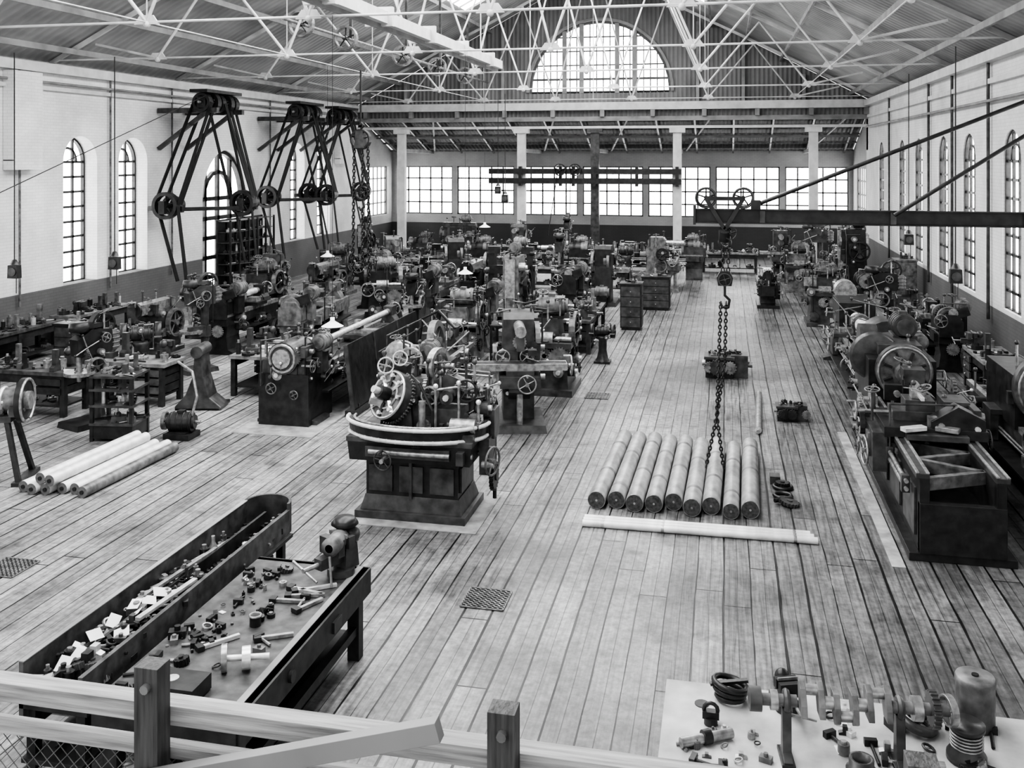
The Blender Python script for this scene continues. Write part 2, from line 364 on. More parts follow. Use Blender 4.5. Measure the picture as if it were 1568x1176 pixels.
for y in (21.2,42.0):
    b=B(); b.bx(XL+.01,XL+.35,y-.5,y+.5,4.9,7.15,WALLM); b.box((XL+.18,y,4.8),(.33,1.0,.25),WALLM); b.done('brick_corbel')
def truss(y):
    b=B(); Z=7.55; m=TRUSSM
    b.cyl((XL+.05,y,Z),(XR-.05,y,Z),.026,m,n=6)
    for s in(-1,1):
        xe=XL+.05 if s<0 else XR-.05
        b.beam((xe,y,roofz(xe)-.05),(XC,y,RIDGE-.35),.07,.11,m)
        T=lambda k:(XC+s*k,y,roofz(XC+s*k)-.3)
        Bt=lambda k:(XC+s*k,y,Z)
        for kt,kb,r in ((10.4,8.6,.036),(6.9,8.6,.036),(6.9,5.0,.036),(5.0,5.0,.014),(3.2,5.0,.034),(3.2,1.7,.034),(.2,1.7,.03)):
            b.cyl(T(kt),Bt(kb),r,m,n=6)
        for kb in (8.6,5.0,1.7):
            b.prism([(-.26,0),(.26,0),(.14,.17),(-.14,.17)],(XC+s*kb,y,Z-.04),(1,0,0),(0,0,1),.04,m); b.ball((XC+s*kb,y,Z-.04),.07,m,8)
    b.cyl((XC,y,RIDGE-.3),(XC,y,Z),.015,m,n=6)
    b.done('roof_truss')
TY=[10.4,16.4,22.4,28.4,35.6,42.6]
for y in TY: truss(y)
b=B()
for y0,y1 in zip(TY[:-1],TY[1:]):
    for x in (XC-5.0,XC+8.6): b.cyl((x,y0,7.55),(x,y1,7.55),.014,TRUSSM,n=6)
b.done('roof_wind_bracing')
b=B(); b.bx(-7.2,-6.8,9,29.5,7.75,8.0,WHITE); b.bx(-7.05,-6.95,9,29.5,7.66,7.76,GREYP)
for y in range(10,30,3): b.box((-7,y,7.9),(.6,.12,.4),WHITE)
b.done('roof_walkway_beam')
b=B(); b.cyl((-10.6,22,8.4),(-10.6,43,8.4),.04,IRON3,n=8)
for y in(23,26,31,35,39): b.wheel((-10.6,y,8.4),(0,1,0),.35,.18,IRON,5,IRON3); b.beam((-10.6,y+.4,8.4),(-10.6,y+.4,roofz(-10.6)-.2),.08,.08,IRON2)
b.done('overhead_line_shaft')
b=B(); b.cyl((-15.7,27.2,6.9),(-14.5,13,3.0),.012,IRON,n=5); b.cyl((-14.5,13,3.0),(-14.5,13,1.2),.012,IRON,n=5); b.done('guy_rope')
# ------------------------------------------------------------------ shared sub-assemblies
DARKSET=[IRON,IRON,IRON,IRON2,IRON2,IRON2,IRON3,STEEL,STEEL]
def clutter(b,x0,x1,y0,y1,z,n,seed,hs=1.0,tall=.15,ms=None):
    r=random.Random(seed); ms=ms or [IRON,IRON,IRON,IRON2,IRON2,IRON3,IRON3,STEEL,STEEL,WOOD,BRIGHT]
    for i in range(n):
        x=r.uniform(x0,x1);y=r.uniform(y0,y1);t=r.random();m=r.choice(ms);q=r.uniform(.5,1.2)*hs;a=r.uniform(0,3.14)
        if t<.2: h=r.uniform(.04,tall)*hs; b.cyl((x,y,z),(x,y,z+h),.05*q,m,n=10); b.cyl((x,y,z+h),(x,y,z+h*1.25),.025*q,STEEL,n=8)
        elif t<.36: b.box((x,y,z+.035*q),(.16*q,.1*q,.07*q),m,rot=(0,0,a)); b.cyl((x,y,z+.07*q),(x,y,z+.11*q),.03*q,m,n=8)
        elif t<.62:
            l=.17*q; b.cyl((x-l*math.cos(a),y-l*math.sin(a),z+.015),(x+l*math.cos(a),y+l*math.sin(a),z+.02),.013,m,n=6)
            b.box((x+l*math.cos(a),y+l*math.sin(a),z+.025),(.04,.09,.045),IRON,rot=(0,0,a))
        elif t<.75: b.gear((x,y,z+.025),(r.uniform(-.3,.3),0,1),.08*q,.05,m,14)
        elif t<.85: b.ring((x,y,z+.02),(r.uniform(-.5,.5),0,1),.07*q,.018*q,m,12,5)
        elif t<.88: b.box((x,y,z+.004),(.2*q,.14*q,.008),PAPER,rot=(0.05,0,a))
        else:
            b.prism([(-.08,0),(.08,0),(.08,.04),(.03,.06),(.03,.13*tall*8),(-.03,.13*tall*8),(-.03,.06),(-.08,.04)],(x,y,z),(q,0,0),(0,0,q*hs),.07*q,m)
def busy(b,x0,x1,y0,y1,z0,z1,n,seed,s=1.0):
    r=random.Random(seed)
    for i in range(n):
        f=r.choice((0,0,1,2,2)); z=r.uniform(z0,z1); t=r.random(); q=r.uniform(.6,1.3)*s; m=r.choice([IRON,IRON2,IRON2,IRON3,STEEL])
        if f==0: p=V((r.uniform(x0,x1),y0,z)); ax=V((0,-1,0))
        elif f==1: p=V((x0,r.uniform(y0,y1),z)); ax=V((-1,0,0))
        else: p=V((x1,r.uniform(y0,y1),z)); ax=V((1,0,0))
        if t<.14: b.cyl(p-ax*.1,p+ax*.12,.025,STEEL,n=7); b.hand(p+ax*.12,ax+V((0,0,.05)),.12*q,r.choice([STEEL,IRON3,IRON2]),r.choice((3,4,5)))
        elif t<.26: b.cyl(p-ax*.1,p+ax*.08,.03,STEEL,n=7); b.wheel(p+ax*.08,ax,.18*q,.07,IRON2,5,r.choice([IRON,IRON3,STEEL]))
        elif t<.38: b.gear(p+ax*.03,ax,.14*q,.05,m,18)
        elif t<.56:
            e=p+ax*.16*q+V((r.uniform(-.12,.12),r.uniform(-.12,.12),r.uniform(.05,.35)*q)); b.cyl(p-ax*.06,p+ax*.05,.035,IRON2,n=8); b.cyl(p,e,.012,STEEL,n=5); b.ball(e,.028,r.choice([IRON,BRIGHT]),6)
        elif t<.76: b.box(p,(.1+.25*q*abs(ax.y),.1+.3*q*abs(ax.x),.24*q),m); b.cyl(p+ax*.06,p+ax*.1+ax*.04,.05*q,STEEL,n=10)
        elif t<.88:
            c=V((r.uniform(x0,x1),r.uniform(y0,y1),z1+r.uniform(0,.3)*s)); b.tube([tuple(p),tuple(p+ax*.08),tuple(p+ax*.08+V((0,0,max(.1,c.z-p.z)))),tuple(c)],.016,m)
        else: b.cyl(p-ax*.06,p+ax*.1*q,.09*q,m,n=14); b.cyl(p+ax*.1*q,p+ax*.14*q,.04*q,BRIGHT,n=8)
    for i in range(n//3):
        x=r.uniform(x0,x1);y=r.uniform(y0,y1);h=r.uniform(.1,.4)*s; b.cyl((x,y,z1-.1),(x,y,z1+h),.02,r.choice([IRON2,STEEL]),n=6)
        if r.random()<.75: b.ball((x,y,z1+h),.04,IRON2,7)
        else: b.hand((x,y,z1+h),(r.uniform(-.4,.4),r.uniform(-.4,.4),1),.1*s,IRON3,4,False)
def vise(b,loc,rz=0,s=1.0,m=IRON2):
    b.push(loc,rz,s)
    b.cyl((0,0,0),(0,0,.06),.12,m); b.box((0,.06,.15),(.16,.16,.2),m,tx=.9,ty=.8); b.box((0,.02,.29),(.24,.07,.1),m); b.box((0,-.1,.27),(.24,.07,.14),m)
    b.box((0,-.07,.16),(.09,.38,.09),m); b.box((0,-.03,.35),(.22,.015,.03),STEEL);b.cyl((0,-.22,.16),(0,-.42,.16),.02,STEEL,n=8); b.cyl((-.15,-.4,.2),(.15,-.4,.1),.012,STEEL,n=6)
    b.ball((0,.12,.3),.08,m); b.pop()
def motor(b,loc,axis,L,r,m):
    d,a,c=b.fr(axis);loc=V(loc)
    b.cyl(loc-d*L/2,loc+d*L/2,r,m,n=18); b.cyl(loc-d*L*.62,loc+d*L*.62,r*.72,m,n=14); b.cyl(loc+d*L*.6,loc+d*L*.85,r*.16,STEEL,n=8)
    for i in range(4): p=loc+d*L*(i/3-.5)*.8; b.rev(p,axis,[(r,-.01),(r*1.06,-.01),(r*1.06,.01),(r,.01)],m,18)
    b.box(loc-V((0,0,r)),(abs(d.x)*L*.7+abs(d.y)*r*1.6+.02,abs(d.y)*L*.7+abs(d.x)*r*1.6+.02,r*.25),m); b.box(loc+V((0,0,r*1.05)),(r*.7,r*.7,r*.35),m)
# ------------------------------------------------------------------ machines
def lathe(L=3.2,m=IRON2,seed=0,w=.5,top=True,nb=14):
    r=random.Random(seed); b=B(); h=.95; y0=-L/2; y1=L/2
    for y,dy in((y0+.35,.6),(y1-.3,.45)):
        b.prism([(-w*.75,0),(w*.75,0),(w*.75,.06),(w*.5,.12),(w*.42,.4),(w*.5,.68),(-w*.5,.68),(-w*.42,.4),(-w*.5,.12),(-w*.75,.06)],(0,y,0),(1,0,0),(0,0,1),dy,m)
    b.bx(-w/2,w/2,y0,y1,.66,.86,m); b.bx(-w/2,-w/2+.1,y0,y1,.86,h,STEEL); b.bx(w/2-.1,w/2,y0,y1,.86,h,STEEL); b.bx(-w*.8,w*.8,y0+.5,y1-.4,.5,.54,IRON)
    b.box((0,y0+.4,h+.12),(w*1.1,.8,.28),m); b.cyl((0,y0+.02,h+.28),(0,y0+.8,h+.28),.2,m,n=18)
    for i in range(3): b.cyl((0,y0+.12+i*.13,h+.28),(0,y0+.24+i*.13,h+.28),.27-i*.05,IRON3,n=20)
    b.gear((0,y0+.62,h+.28),(0,1,0),.24,.08,IRON,26); b.prism([(-.26,0),(.26,0),(.26,.35),(.12,.52),(-.12,.52),(-.26,.35)],(0,y0-.03,h-.12),(1,0,0),(0,0,1),.1,m)
    b.cyl((0,y0+.8,h+.28),(0,y0+.9,h+.28),.1,STEEL); b.cyl((0,y0+.9,h+.28),(0,y0+1.02,h+.28),.22,STEEL,n=22)
    for k in range(3):
        t=k*2.09; b.box((.12*math.cos(t),y0+1.05,h+.28+.12*math.sin(t)),(.06,.08,.06),IRON)
    if r.random()<.6: b.cyl((0,y0+1.05,h+.28),(0,y1-.75,h+.28),r.uniform(.03,.09),BRIGHT)
    b.prism([(-.2,0),(.2,0),(.16,.1),(.1,.18),(.12,.4),(-.12,.4),(-.1,.18),(-.16,.1)],(0,y1-.45,h),(1,0,0),(0,0,1),.32,m)
    b.cyl((0,y1-.72,h+.28),(0,y1-.15,h+.28),.07,STEEL); b.hand((0,y1-.12,h+.28),(0,1,0),.15,STEEL)
    yc=y0+L*r.uniform(.45,.62)
    b.box((0,yc,h+.04),(w*1.5,.5,.08),m); b.box((0,yc,h+.13),(w*1.1,.24,.1),STEEL); b.box((-.05,yc,h+.24),(.2,.2,.12),IRON); b.box((-.05,yc,h+.33),(.12,.12,.1),STEEL)
    b.box((-w*.68,yc,h-.2),(.12,.48,.4),m); b.hand((-w*.85,yc-.12,h-.18),(1,0,0),.14,STEEL); b.hand((-w*.95,yc,h+.12),(1,0,0),.09,STEEL); b.cyl((-w*.75,yc+.15,h-.25),(-w*1.0,yc+.2,h-.1),.012,STEEL,n=6)
    for z in (.76,.7): b.cyl((-w*.6,y0+.3,z),(-w*.6,y1-.1,z),.018,STEEL,n=8)
    b.box((-w*.55,y0+.4,.78),(.12,.5,.2),m)
    if top:
        motor(b,(w*.7,y0+.4,h+.55),(0,1,0),.35,.15,IRON3); b.box((w*.7,y0+.4,h+.2),(.12,.3,.45),m); b.box((w*.35,y0+.1,h+.4),(.5,.08,.2),IRON,rot=(0,-.35,0))
    clutter(b,-w*.4,w*.4,y1-.9,y1-.1,h,4,seed+9)
    busy(b,-w*.55,w*.55,y0,y0+.9,.5,h+.45,nb//2,seed+40); busy(b,-w*.6,w*.6,y0+1,y1,.5,h+.1,nb//2,seed+41,.8)
    return b
def drill(m=IRON2,seed=0,H=2.1):
    b=B(); b.box((0,0,.05),(.6,.8,.1),m,tx=.95,ty=.95); b.cyl((0,.2,.1),(0,.2,H-.1),.09,m,n=14); b.cyl((0,.2,.1),(0,.2,.3),.14,m,r1=.1)
    b.cyl((0,-.15,.92),(0,-.15,.98),.27,STEEL,n=20); b.prism([(-.02,0),(.4,-.18),(.4,.06),(-.02,.06)],(0,-.15,.9),(0,1,0),(0,0,1),.1,m); b.cyl((0,.2,.8),(0,.2,1.05),.14,m)
    b.prism([(-.35,0),(.3,0),(.34,.15),(.3,.42),(-.1,.45),(-.38,.3)],(0,.1,H-.55),(0,1,0),(0,0,1),.24,m)
    b.cyl((0,-.17,H-.9),(0,-.17,H-.5),.05,STEEL); b.cyl((0,-.17,H-1.0),(0,-.17,H-.88),.035,STEEL,r1=.045); b.rev((0,-.17,H-.1),(0,0,1),[(.0,.14),(.16,.14),(.18,.05),(.16,-.02),(0,-.02)],m,18)
    b.wheel((0,.28,H-.05),(1,0,0),.24,.12,m,5); b.box((0,.05,H-.04),(.2,.4,.08),m)
    motor(b,(0,.48,H-.35),(0,0,1),.3,.13,IRON3)
    for k in range(4):
        t=k*math.pi/2+.4; b.cyl((.16,-.12,H-.4),(.18,-.12+.26*math.cos(t),H-.4+.26*math.sin(t)),.012,STEEL,n=6); b.ball((.18,-.12+.26*math.cos(t),H-.4+.26*math.sin(t)),.025,IRON,6)
    b.hand((-.2,.2,.95),(1,0,0),.12,STEEL); clutter(b,-.12,.12,-.25,-.05,.98,2,seed); busy(b,-.14,.14,-.1,.3,.9,H-.1,9,seed+60,.8); return b
def mill(m=IRON2,seed=0):
    b=B(); b.box((0,.1,.06),(.85,1.2,.12),m,tx=.95,ty=.95)
    b.prism([(-.1,0),(.6,0),(.58,.4),(.5,1.1),(.5,1.62),(.42,1.72),(-.02,1.72),(-.1,1.62)],(0,.05,.1),(0,1,0),(0,0,1),.5,m)
    b.bx(-.32,.32,-.55,-.05,.72,.9,m); b.prism([(0,0),(-.4,.2),(-.4,.3),(0,.3)],(0,-.1,.45),(0,1,0),(0,0,1),.35,m); b.cyl((0,-.35,.1),(0,-.35,.72),.05,STEEL)
    b.bx(-.22,.22,-.5,-.1,.9,.98,m); b.bx(-.75,.75,-.45,-.15,.98,1.08,STEEL)
    for y in(-.37,-.3,-.23): b.bx(-.74,.74,y-.015,y+.015,1.08,1.085,IRON)
    b.cyl((0,.4,1.62),(0,-.65,1.62),.09,STEEL); b.cyl((0,0,1.4),(0,-.58,1.4),.025,STEEL); b.gear((0,-.3,1.4),(0,1,0),.11,.06,STEEL,16); b.box((0,-.6,1.5),(.12,.08,.36),m)
    b.hand((.82,-.3,1.03),(1,0,0),.15,STEEL); b.hand((-.82,-.3,1.03),(1,0,0),.12,STEEL); b.hand((.1,-.62,.8),(0,1,0),.14,STEEL)
    for i in range(3): b.cyl((-.2+i*.1,.35,1.35),(-.12+i*.1,.35,1.35),.28-i*.05,IRON3,n=18)
    b.wheel((.32,.35,1.3),(1,0,0),.32,.08,IRON3,5); vise(b,(.2,-.3,1.08),0,.6); motor(b,(0,.75,.45),(1,0,0),.36,.17,IRON3)
    b.box((0,.75,.2),(.3,.3,.25),m); busy(b,-.3,.3,-.1,.5,.5,1.6,16,seed+70)
    return b
def shaper(m=IRON2,seed=0):
    b=B(); b.box((0,0,.06),(.8,1.7,.12),m); b.prism([(-.35,0),(.75,0),(.7,.2),(.65,.95),(-.25,.95),(-.3,.2)],(0,.1,.12),(0,1,0),(0,0,1),.55,m)
    b.box((0,.05,1.2),(.34,1.5,.26),STEEL); b.box((0,.1,1.09),(.5,1.1,.1),m); b.cyl((0,-.72,1.2),(0,-.8,1.2),.2,m); b.box((0,-.86,1.12),(.18,.12,.4),m); b.box((0,-.95,.95),(.05,.05,.2),STEEL); b.hand((0,-.86,1.42),(0,0,1),.09,STEEL)
    b.box((0,-.55,.62),(.7,.18,.4),m); b.box((0,-.82,.66),(.42,.4,.34),m); vise(b,(0,-.8,.83),1.57,.7); b.cyl((-.5,-.5,.5),(.5,-.5,.5),.02,STEEL,n=8); b.hand((.5,-.5,.5),(1,0,0),.12,STEEL)
    b.wheel((.4,.4,.75),(1,0,0),.36,.12,IRON3,5); b.gear((-.33,.3,.6),(1,0,0),.28,.06,IRON,24); motor(b,(0,.95,.35),(1,0,0),.35,.16,IRON3); b.box((0,.95,.15),(.3,.25,.15),m); busy(b,-.3,.3,-.3,.7,.3,1.2,14,seed+80); return b
def grinder(m=IRON2,seed=0):
    b=B(); b.box((0,0,.04),(.55,.5,.08),m); b.rev((0,0,0),(0,0,1),[(.26,.06),(.2,.15),(.14,.45),(.15,.8),(.22,.92),(0,.92)],m,16)
    motor(b,(0,0,1.1),(1,0,0),.4,.17,m)
    for s in(-1,1):
        b.cyl((s*.32,0,1.1),(s*.4,0,1.1),.2,STEEL,n=22); b.rev((s*.36,0,1.1),(1,0,0),[(.225,-.07),(.24,-.07),(.24,.07),(.225,.07)],m,20); b.cyl((s*.42,0,1.1),(s*.46,0,1.1),.06,m); b.box((s*.36,-.26,1.05),(.16,.1,.02),STEEL)
    busy(b,-.18,.18,-.17,.17,.5,1.2,5,seed+90,.7); return b
def borer(m=IRON2,seed=0):
    b=B(); b.bx(-.7,.7,-.9,.9,0,.12,m); b.bx(-.45,.45,-.9,.9,.12,.6,m); b.bx(-.5,.5,-.7,.7,.6,.72,STEEL)
    for s in(-1,1): b.prism([(-.2,0),(.3,0),(.22,1.1),(.16,2.1),(-.16,2.1),(-.18,1)],(s*.62,.1,0),(0,1,0),(0,0,1),.2,m)
    b.box((0,.05,2.05),(1.45,.3,.22),m); b.box((0,-.12,1.45),(1.3,.18,.26),m); b.box((.1,-.26,1.45),(.3,.14,.4),m); b.cyl((.1,-.3,1.75),(.1,-.3,1.05),.06,STEEL); b.hand((.1,-.3,1.85),(0,0,1),.1,STEEL); b.hand((.85,-.12,1.45),(1,0,0),.14,STEEL)
    b.rev((0,-.1,.72),(0,0,1),[(.4,0),(.4,.08),(.36,.1),(0,.1)],IRON3,22); clutter(b,-.25,.25,-.3,.2,.82,4,seed,1.3); b.wheel((-.85,.3,1.6),(1,0,0),.35,.1,IRON3,5); motor(b,(.3,.1,2.32),(1,0,0),.35,.15,IRON3); busy(b,-.7,.7,-.2,.3,.3,2,18,seed+100); return b
def slotter(m=IRON3,seed=0):
    b=B(); b.box((0,0,.06),(.8,1.1,.12),m); b.prism([(-.1,0),(.5,0),(.45,1.3),(.4,2.5),(-.35,2.5),(-.38,1.5),(-.12,1.3),(-.1,.8)],(0,.0,.1),(0,1,0),(0,0,1),.38,m)
    for z in (1.65,1.95,2.25): b.box((0,.0,z),(.42,.5,.05),IRON)
    b.box((0,-.4,1.9),(.24,.1,1.3),STEEL); b.box((0,-.48,1.5),(.16,.1,.3),m); b.box((0,-.5,1.25),(.05,.05,.35),STEEL)
    b.box((0,-.3,.55),(.6,.5,.4),m); b.cyl((0,-.3,.75),(0,-.3,.85),.32,STEEL,n=22); b.hand((.38,-.3,.6),(1,0,0),.14,STEEL); b.wheel((.3,.2,1.9),(1,0,0),.34,.1,IRON,5)
    b.cyl((-.1,-.2,2.62),(-.1,.3,2.62),.05,STEEL); motor(b,(.0,.2,2.78),(0,1,0),.3,.13,m); busy(b,-.22,.22,-.3,.4,.4,2.4,16,seed+110); return b
def geared(m=IRON2,seed=0):
    b=B(); b.box((0,0,.06),(1.1,1.2,.12),m); b.box((0,.05,.5),(.9,1.0,.8),m,tx=.9,ty=.95); b.box((0,0,.95),(1.05,1.1,.1),IRON2); b.box((-.1,.1,1.2),(.7,.6,.42),m,tx=.85); motor(b,(.05,.1,1.62),(1,.1,0),.5,.2,IRON3); b.box((.05,.1,1.42),(.5,.4,.06),IRON)
    b.wheel((.5,.0,1.2),(1,0,0),.34,.12,IRON,6,IRON3); b.wheel((-.52,.1,1.25),(1,0,0),.28,.08,IRON2,5); b.gear((.3,-.52,.7),(0,1,0),.24,.08,IRON3,26); b.gear((-.08,-.53,.72),(0,1,0),.15,.08,STEEL,18); b.cyl((-.5,-.35,1.05),(.5,-.35,1.05),.05,STEEL); b.cyl((-.2,-.35,1.05),(.15,-.35,1.05),.13,STEEL,n=18)
    busy(b,-.45,.45,-.5,.5,.3,1.5,24,seed+120); clutter(b,-.4,.4,-.5,-.25,1.0,5,seed); return b
def bench(L=2.4,W=.8,H=.86,n=20,seed=0,vs=1,shelf=True,drawers=0,m=WOOD,hs=1.2,mt=None):
    b=B(); b.bx(-W/2,W/2,-L/2,L/2,H-.07,H,mt or m)
    for x in(-W/2+.07,W/2-.07):
        for y in [-L/2+.1,L/2-.1]+([0] if L>3 else []): b.bx(x-.05,x+.05,y-.05,y+.05,0,H-.07,WOODD)
        b.bx(x-.02,x+.02,-L/2+.1,L/2-.1,H-.24,H-.08,WOODD)
    if shelf: b.bx(-W/2+.05,W/2-.05,-L/2+.1,L/2-.1,.18,.22,WOODD); clutter(b,-W/2+.15,W/2-.15,-L/2+.2,L/2-.2,.22,n//3,seed+5,1.6,.3)
    for i in range(drawers):
        z=H-.2-.17*i; b.bx(-W/2+.06,W/2-.06,-L/2+.08,-L/2+.7,z-.07,z+.08,WOODD); b.bx(W/2-.03,W/2+.01,-L/2+.12,-L/2+.66,z-.06,z+.07,m); b.ball((W/2+.03,-L/2+.39,z),.025,STEEL,6); b.bx(-W/2-.0,-W/2+.05,-L/2+.12,-L/2+.66,z-.06,z+.07,m)
    clutter(b,-W/2+.1,W/2-.1,-L/2+.1,L/2-.1,H,n,seed,hs,.2)
    for k in range(vs): vise(b,(W/2-.15,-L/2+.35+k*1.6,H),math.pi/2,1.0)
    return b
def cabinet(W=.6,D=.6,H=1.35,m=WOODD,rows=4):
    b=B(); b.bx(-W/2,W/2,-D/2,D/2,.06,H-.03,m); b.bx(-W/2-.03,W/2+.03,-D/2-.03,D/2+.03,H-.04,H,m); b.bx(-W/2+.03,W/2-.03,-D/2+.03,D/2-.03,0,.06,m)
    for i in range(rows):
        z0=.1+(H-.18)*i/rows; z1=.1+(H-.18)*(i+1)/rows-.02; b.bx(-W/2+.03,W/2-.03,-D/2-.02,-D/2+.01,z0,z1,IRON2); b.ball((0,-D/2-.035,(z0+z1)/2),.02,STEEL,6); b.bx(W/2-.01,W/2+.015,-D/2+.04,D/2-.04,z0,z1,m)
    clutter(b,-W/2+.1,W/2-.1,-D/2+.1,D/2-.1,H,5,int(H*10),1.2,.2)
    return b
def rack(W=3.5,D=.5,H=2.8,rows=8,seed=1):
    b=B(); n=5
    for i in range(n+1):
        y=-W/2+W*i/n
        for x in(-D/2,D/2): b.bx(x-.03,x+.03,y-.03,y+.03,0,H,WOODD)
    for j in range(rows):
        z=.15+(H-.2)*j/(rows-1); b.bx(-D/2,D/2,-W/2,W/2,z-.02,z,WOOD)
        if j<rows-1: clutter(b,-D/2+.08,D/2-.08,-W/2+.1,W/2-.1,z,16,seed+j,1.1,.2)
    b.bx(-D/2-.03,-D/2-.01,-W/2,W/2,0,H,WOODD); return b
G={}
for k in range(3):
    mm=[IRON2,IRON,IRON3][k]; m3=[IRON2,IRON,IRON2][k]
    G['lathe%d'%k]=('engine_lathe',lathe([3.2,2.6,3.8][k],mm,k,nb=16).mesh('engine_lathe'))
    G['drill%d'%k]=('pillar_drill',drill(m3,k,[2.1,1.8,2.4][k]).mesh('pillar_drill'))
    G['mill%d'%k]=('milling_machine',mill(mm,k).mesh('milling_machine'))
    G['shaper%d'%k]=('shaping_machine',shaper(m3,k).mesh('shaping_machine'))
    G['grind%d'%k]=('pedestal_grinder',grinder(m3,k).mesh('pedestal_grinder'))
    G['bore%d'%k]=('boring_mill',borer(m3,k).mesh('boring_mill'))
    G['slot%d'%k]=('slotting_machine',slotter([IRON3,IRON,IRON2][k],k).mesh('slotting_machine'))
    G['gear%d'%k]=('geared_drive_machine',geared([IRON2,IRON,IRON3][k],k).mesh('geared_drive_machine'))
    G['bench%d'%k]=('workbench',bench([2.4,3.2,1.8][k],.8,.86,[30,40,22][k],k,1,True,[0,2,3][k],WOODD if k==1 else WOOD,1.4,[BTOP,WOOD,BTOP][k]).mesh('workbench'))
    G['cab%d'%k]=('tool_cabinet',cabinet([.6,.9,.7][k],.6,[1.35,1.1,1.8][k],mm if k else WOODD).mesh('tool_cabinet'))
def put(k,x,y,rz=0,sc=1):
    nm,me=G[k]; return place(me,nm,(x,y,0),R(rz),0,None,sc)
L=[
 ('mill0',-3.75,17.6,15,1.15),('grind1',-2.9,23.4,0,.7),
 ('gear0',-3.7,20.5,0,1.1),('slot0',-5.0,22.9,0,1),('bench1',-3.7,25.8,0),('cab0',-2.65,28.2,0),('cab1',-2.2,32,0),
 ('lathe2',-6.2,26.0,0,1.1),('lathe1',-4.6,29.9,0,1.1),('mill1',-4.0,32.9,180,1.1),('bore1',-6.6,29.8,0,1),('bench0',-4.6,35.5,90),('mill2',-2.2,36.5,90,1.1),('lathe0',-2.6,40.2,90,1.1),
 ('gear2',-6.2,22.4,0,1),
 ('drill0',-5.6,33.2,0,1.1),('shaper0',-7.4,32.6,0,1.15),('bench0',-7.4,36.0,90),('lathe1',-6.6,38.2,90,1.1),('grind0',-3.8,38.2,0,1.2),('drill2',-6.6,41,0),('mill0',-8.7,40.6,0,1.15),('bench1',-4.8,42.7,90),
 ('lathe0',-8.6,28.2,0,1.15),('lathe2',-10.5,23.8,6,1.1),('shaper1',-8.3,31.6,0,1.1),('bench2',-9.7,30.9,0),('mill1',-9.5,33.6,200,1.15),('lathe1',-10.4,37.4,90,1.1),('bore2',-11.2,40.3,0,1),
 ('gear1',-10.3,28.3,20,1.05),('drill1',-8.3,25.2,0,1),('bench0',-12.0,27.4,0),('lathe1',-11.4,31.4,0,1.15),('shaper2',-13.0,30.0,0,1.1),('mill2',-12.2,34.6,30,1.1),('bench1',-13.6,38.2,90),('lathe0',-14.2,40.8,90,1.0),
 ('gear0',-13.6,26.8,0,1.05),('gear2',-13.8,33.0,0,1.0),('slot1',-13.9,36.0,0,.9),
 ('lathe1',-12.5,23.6,0,1.1),('drill0',-12.0,20.4,-30,1),('grind1',-14.2,24.3,0,1.1),('mill0',-14.4,28.9,0,1.0),
 ('bench1',-16.8,20.0,0),('bench0',-16.8,23.2,0),('cab1',-14.9,20.1,0),('shaper0',-14.2,22.0,0,1.0),
 ('bench2',-9.7,19.3,180),('bench2',-11.8,17.7,90),('bench1',-13.9,16.6,90),
 ('drill2',3.0,35.0,-90,1.1),('drill0',4.4,37,-90,1.15),('slot1',4.1,33.6,-90,1),('lathe2',4.6,41.9,0,.9),('mill0',2.2,40.6,0,1.1),('cab2',5.5,32.2,-90),('bench0',5.45,28.6,180),('grind1',4.2,31.4,90,1.1),('shaper1',1.4,33.6,0,.9),('bench0',.2,43,90),('lathe1',5.1,25.3,0,1.0),('bench2',5.5,22.0,180),('drill1',4.1,27.8,-90,1.1),('gear0',2.9,30.2,0,1),('gear2',2.7,37.4,0,1.0),('gear1',4.6,39.0,0,.8)]
for t in L:
    k,x,y,rz=t[:4]; put(k,x,y,rz,t[4] if len(t)>4 else 1)
b=rack(3.3); b.done('storage_rack',(-16.95,32.2,0))
b=B()
for x in(-.3,.3):
    for y in(-.3,.3): b.bx(x-.025,x+.025,y-.025,y+.025,0,1.2,IRON)
for z in(.25,.7,1.18): b.bx(-.33,.33,-.33,.33,z-.02,z+.02,IRON); clutter(b,-.25,.25,-.25,.25,z+.02,9,int(z*10),1.2,.2)
b.done('tool_trolley',(-4.85,21.5,0))
# ------------------------------------------------------------------ lathe A with guards
b=lathe(6.2,IRON2,11,.8,nb=24); b.push((0,-2.7,0)); b.bx(-.5,.5,-.5,.6,0,.95,IRON); b.cyl((0,-.55,1.25),(0,.2,1.25),.3,IRON2,n=24); b.cyl((0,-.6,1.25),(0,-.5,1.25),.18,STEEL); b.box((0,.0,1.05),(.9,.9,.3),IRON2)
b.ring((0,-.56,1.25),(0,1,0),.25,.03,STEEL); b.hand((-.2,-.6,.7),(0,1,0),.1,IRON3); b.hand((.25,-.6,.6),(0,1,0),.08,IRON3); busy(b,-.45,.45,-.5,.5,.7,1.4,12,301,.8); b.pop(); b.done('engine_lathe',(-8.0,19.8,.011),0,.01)
b=B()
for i in range(3):
    y=-2.1+i*1.45; b.box((.0,y+.7,.75),(.04,1.4,1.25),IRON,rot=(0,-.12,0)); b.box((.0,y+.02,.72),(.07,.05,1.3),IRON2,rot=(0,-.12,0)); b.beam((.05,y+.3,0),(.05,y+.3,.2),.06,.1,IRON)
b.bx(-.08,.12,-2.1,2.2,0,.12,IRON); b.done('splash_guard_panels',(-7.03,19.5,.011))
b=lathe(4.0,IRON2,15,.7,nb=24); b.wheel((.3,-.6,1.45),(1,0,.1),.4,.14,IRON3,6,rim=.3); b.rev((.0,-1.8,1.35),(0,1,0),[(0,-.12),(.3,-.12),(.34,.0),(.3,.15),(0,.15)],STEEL,24)
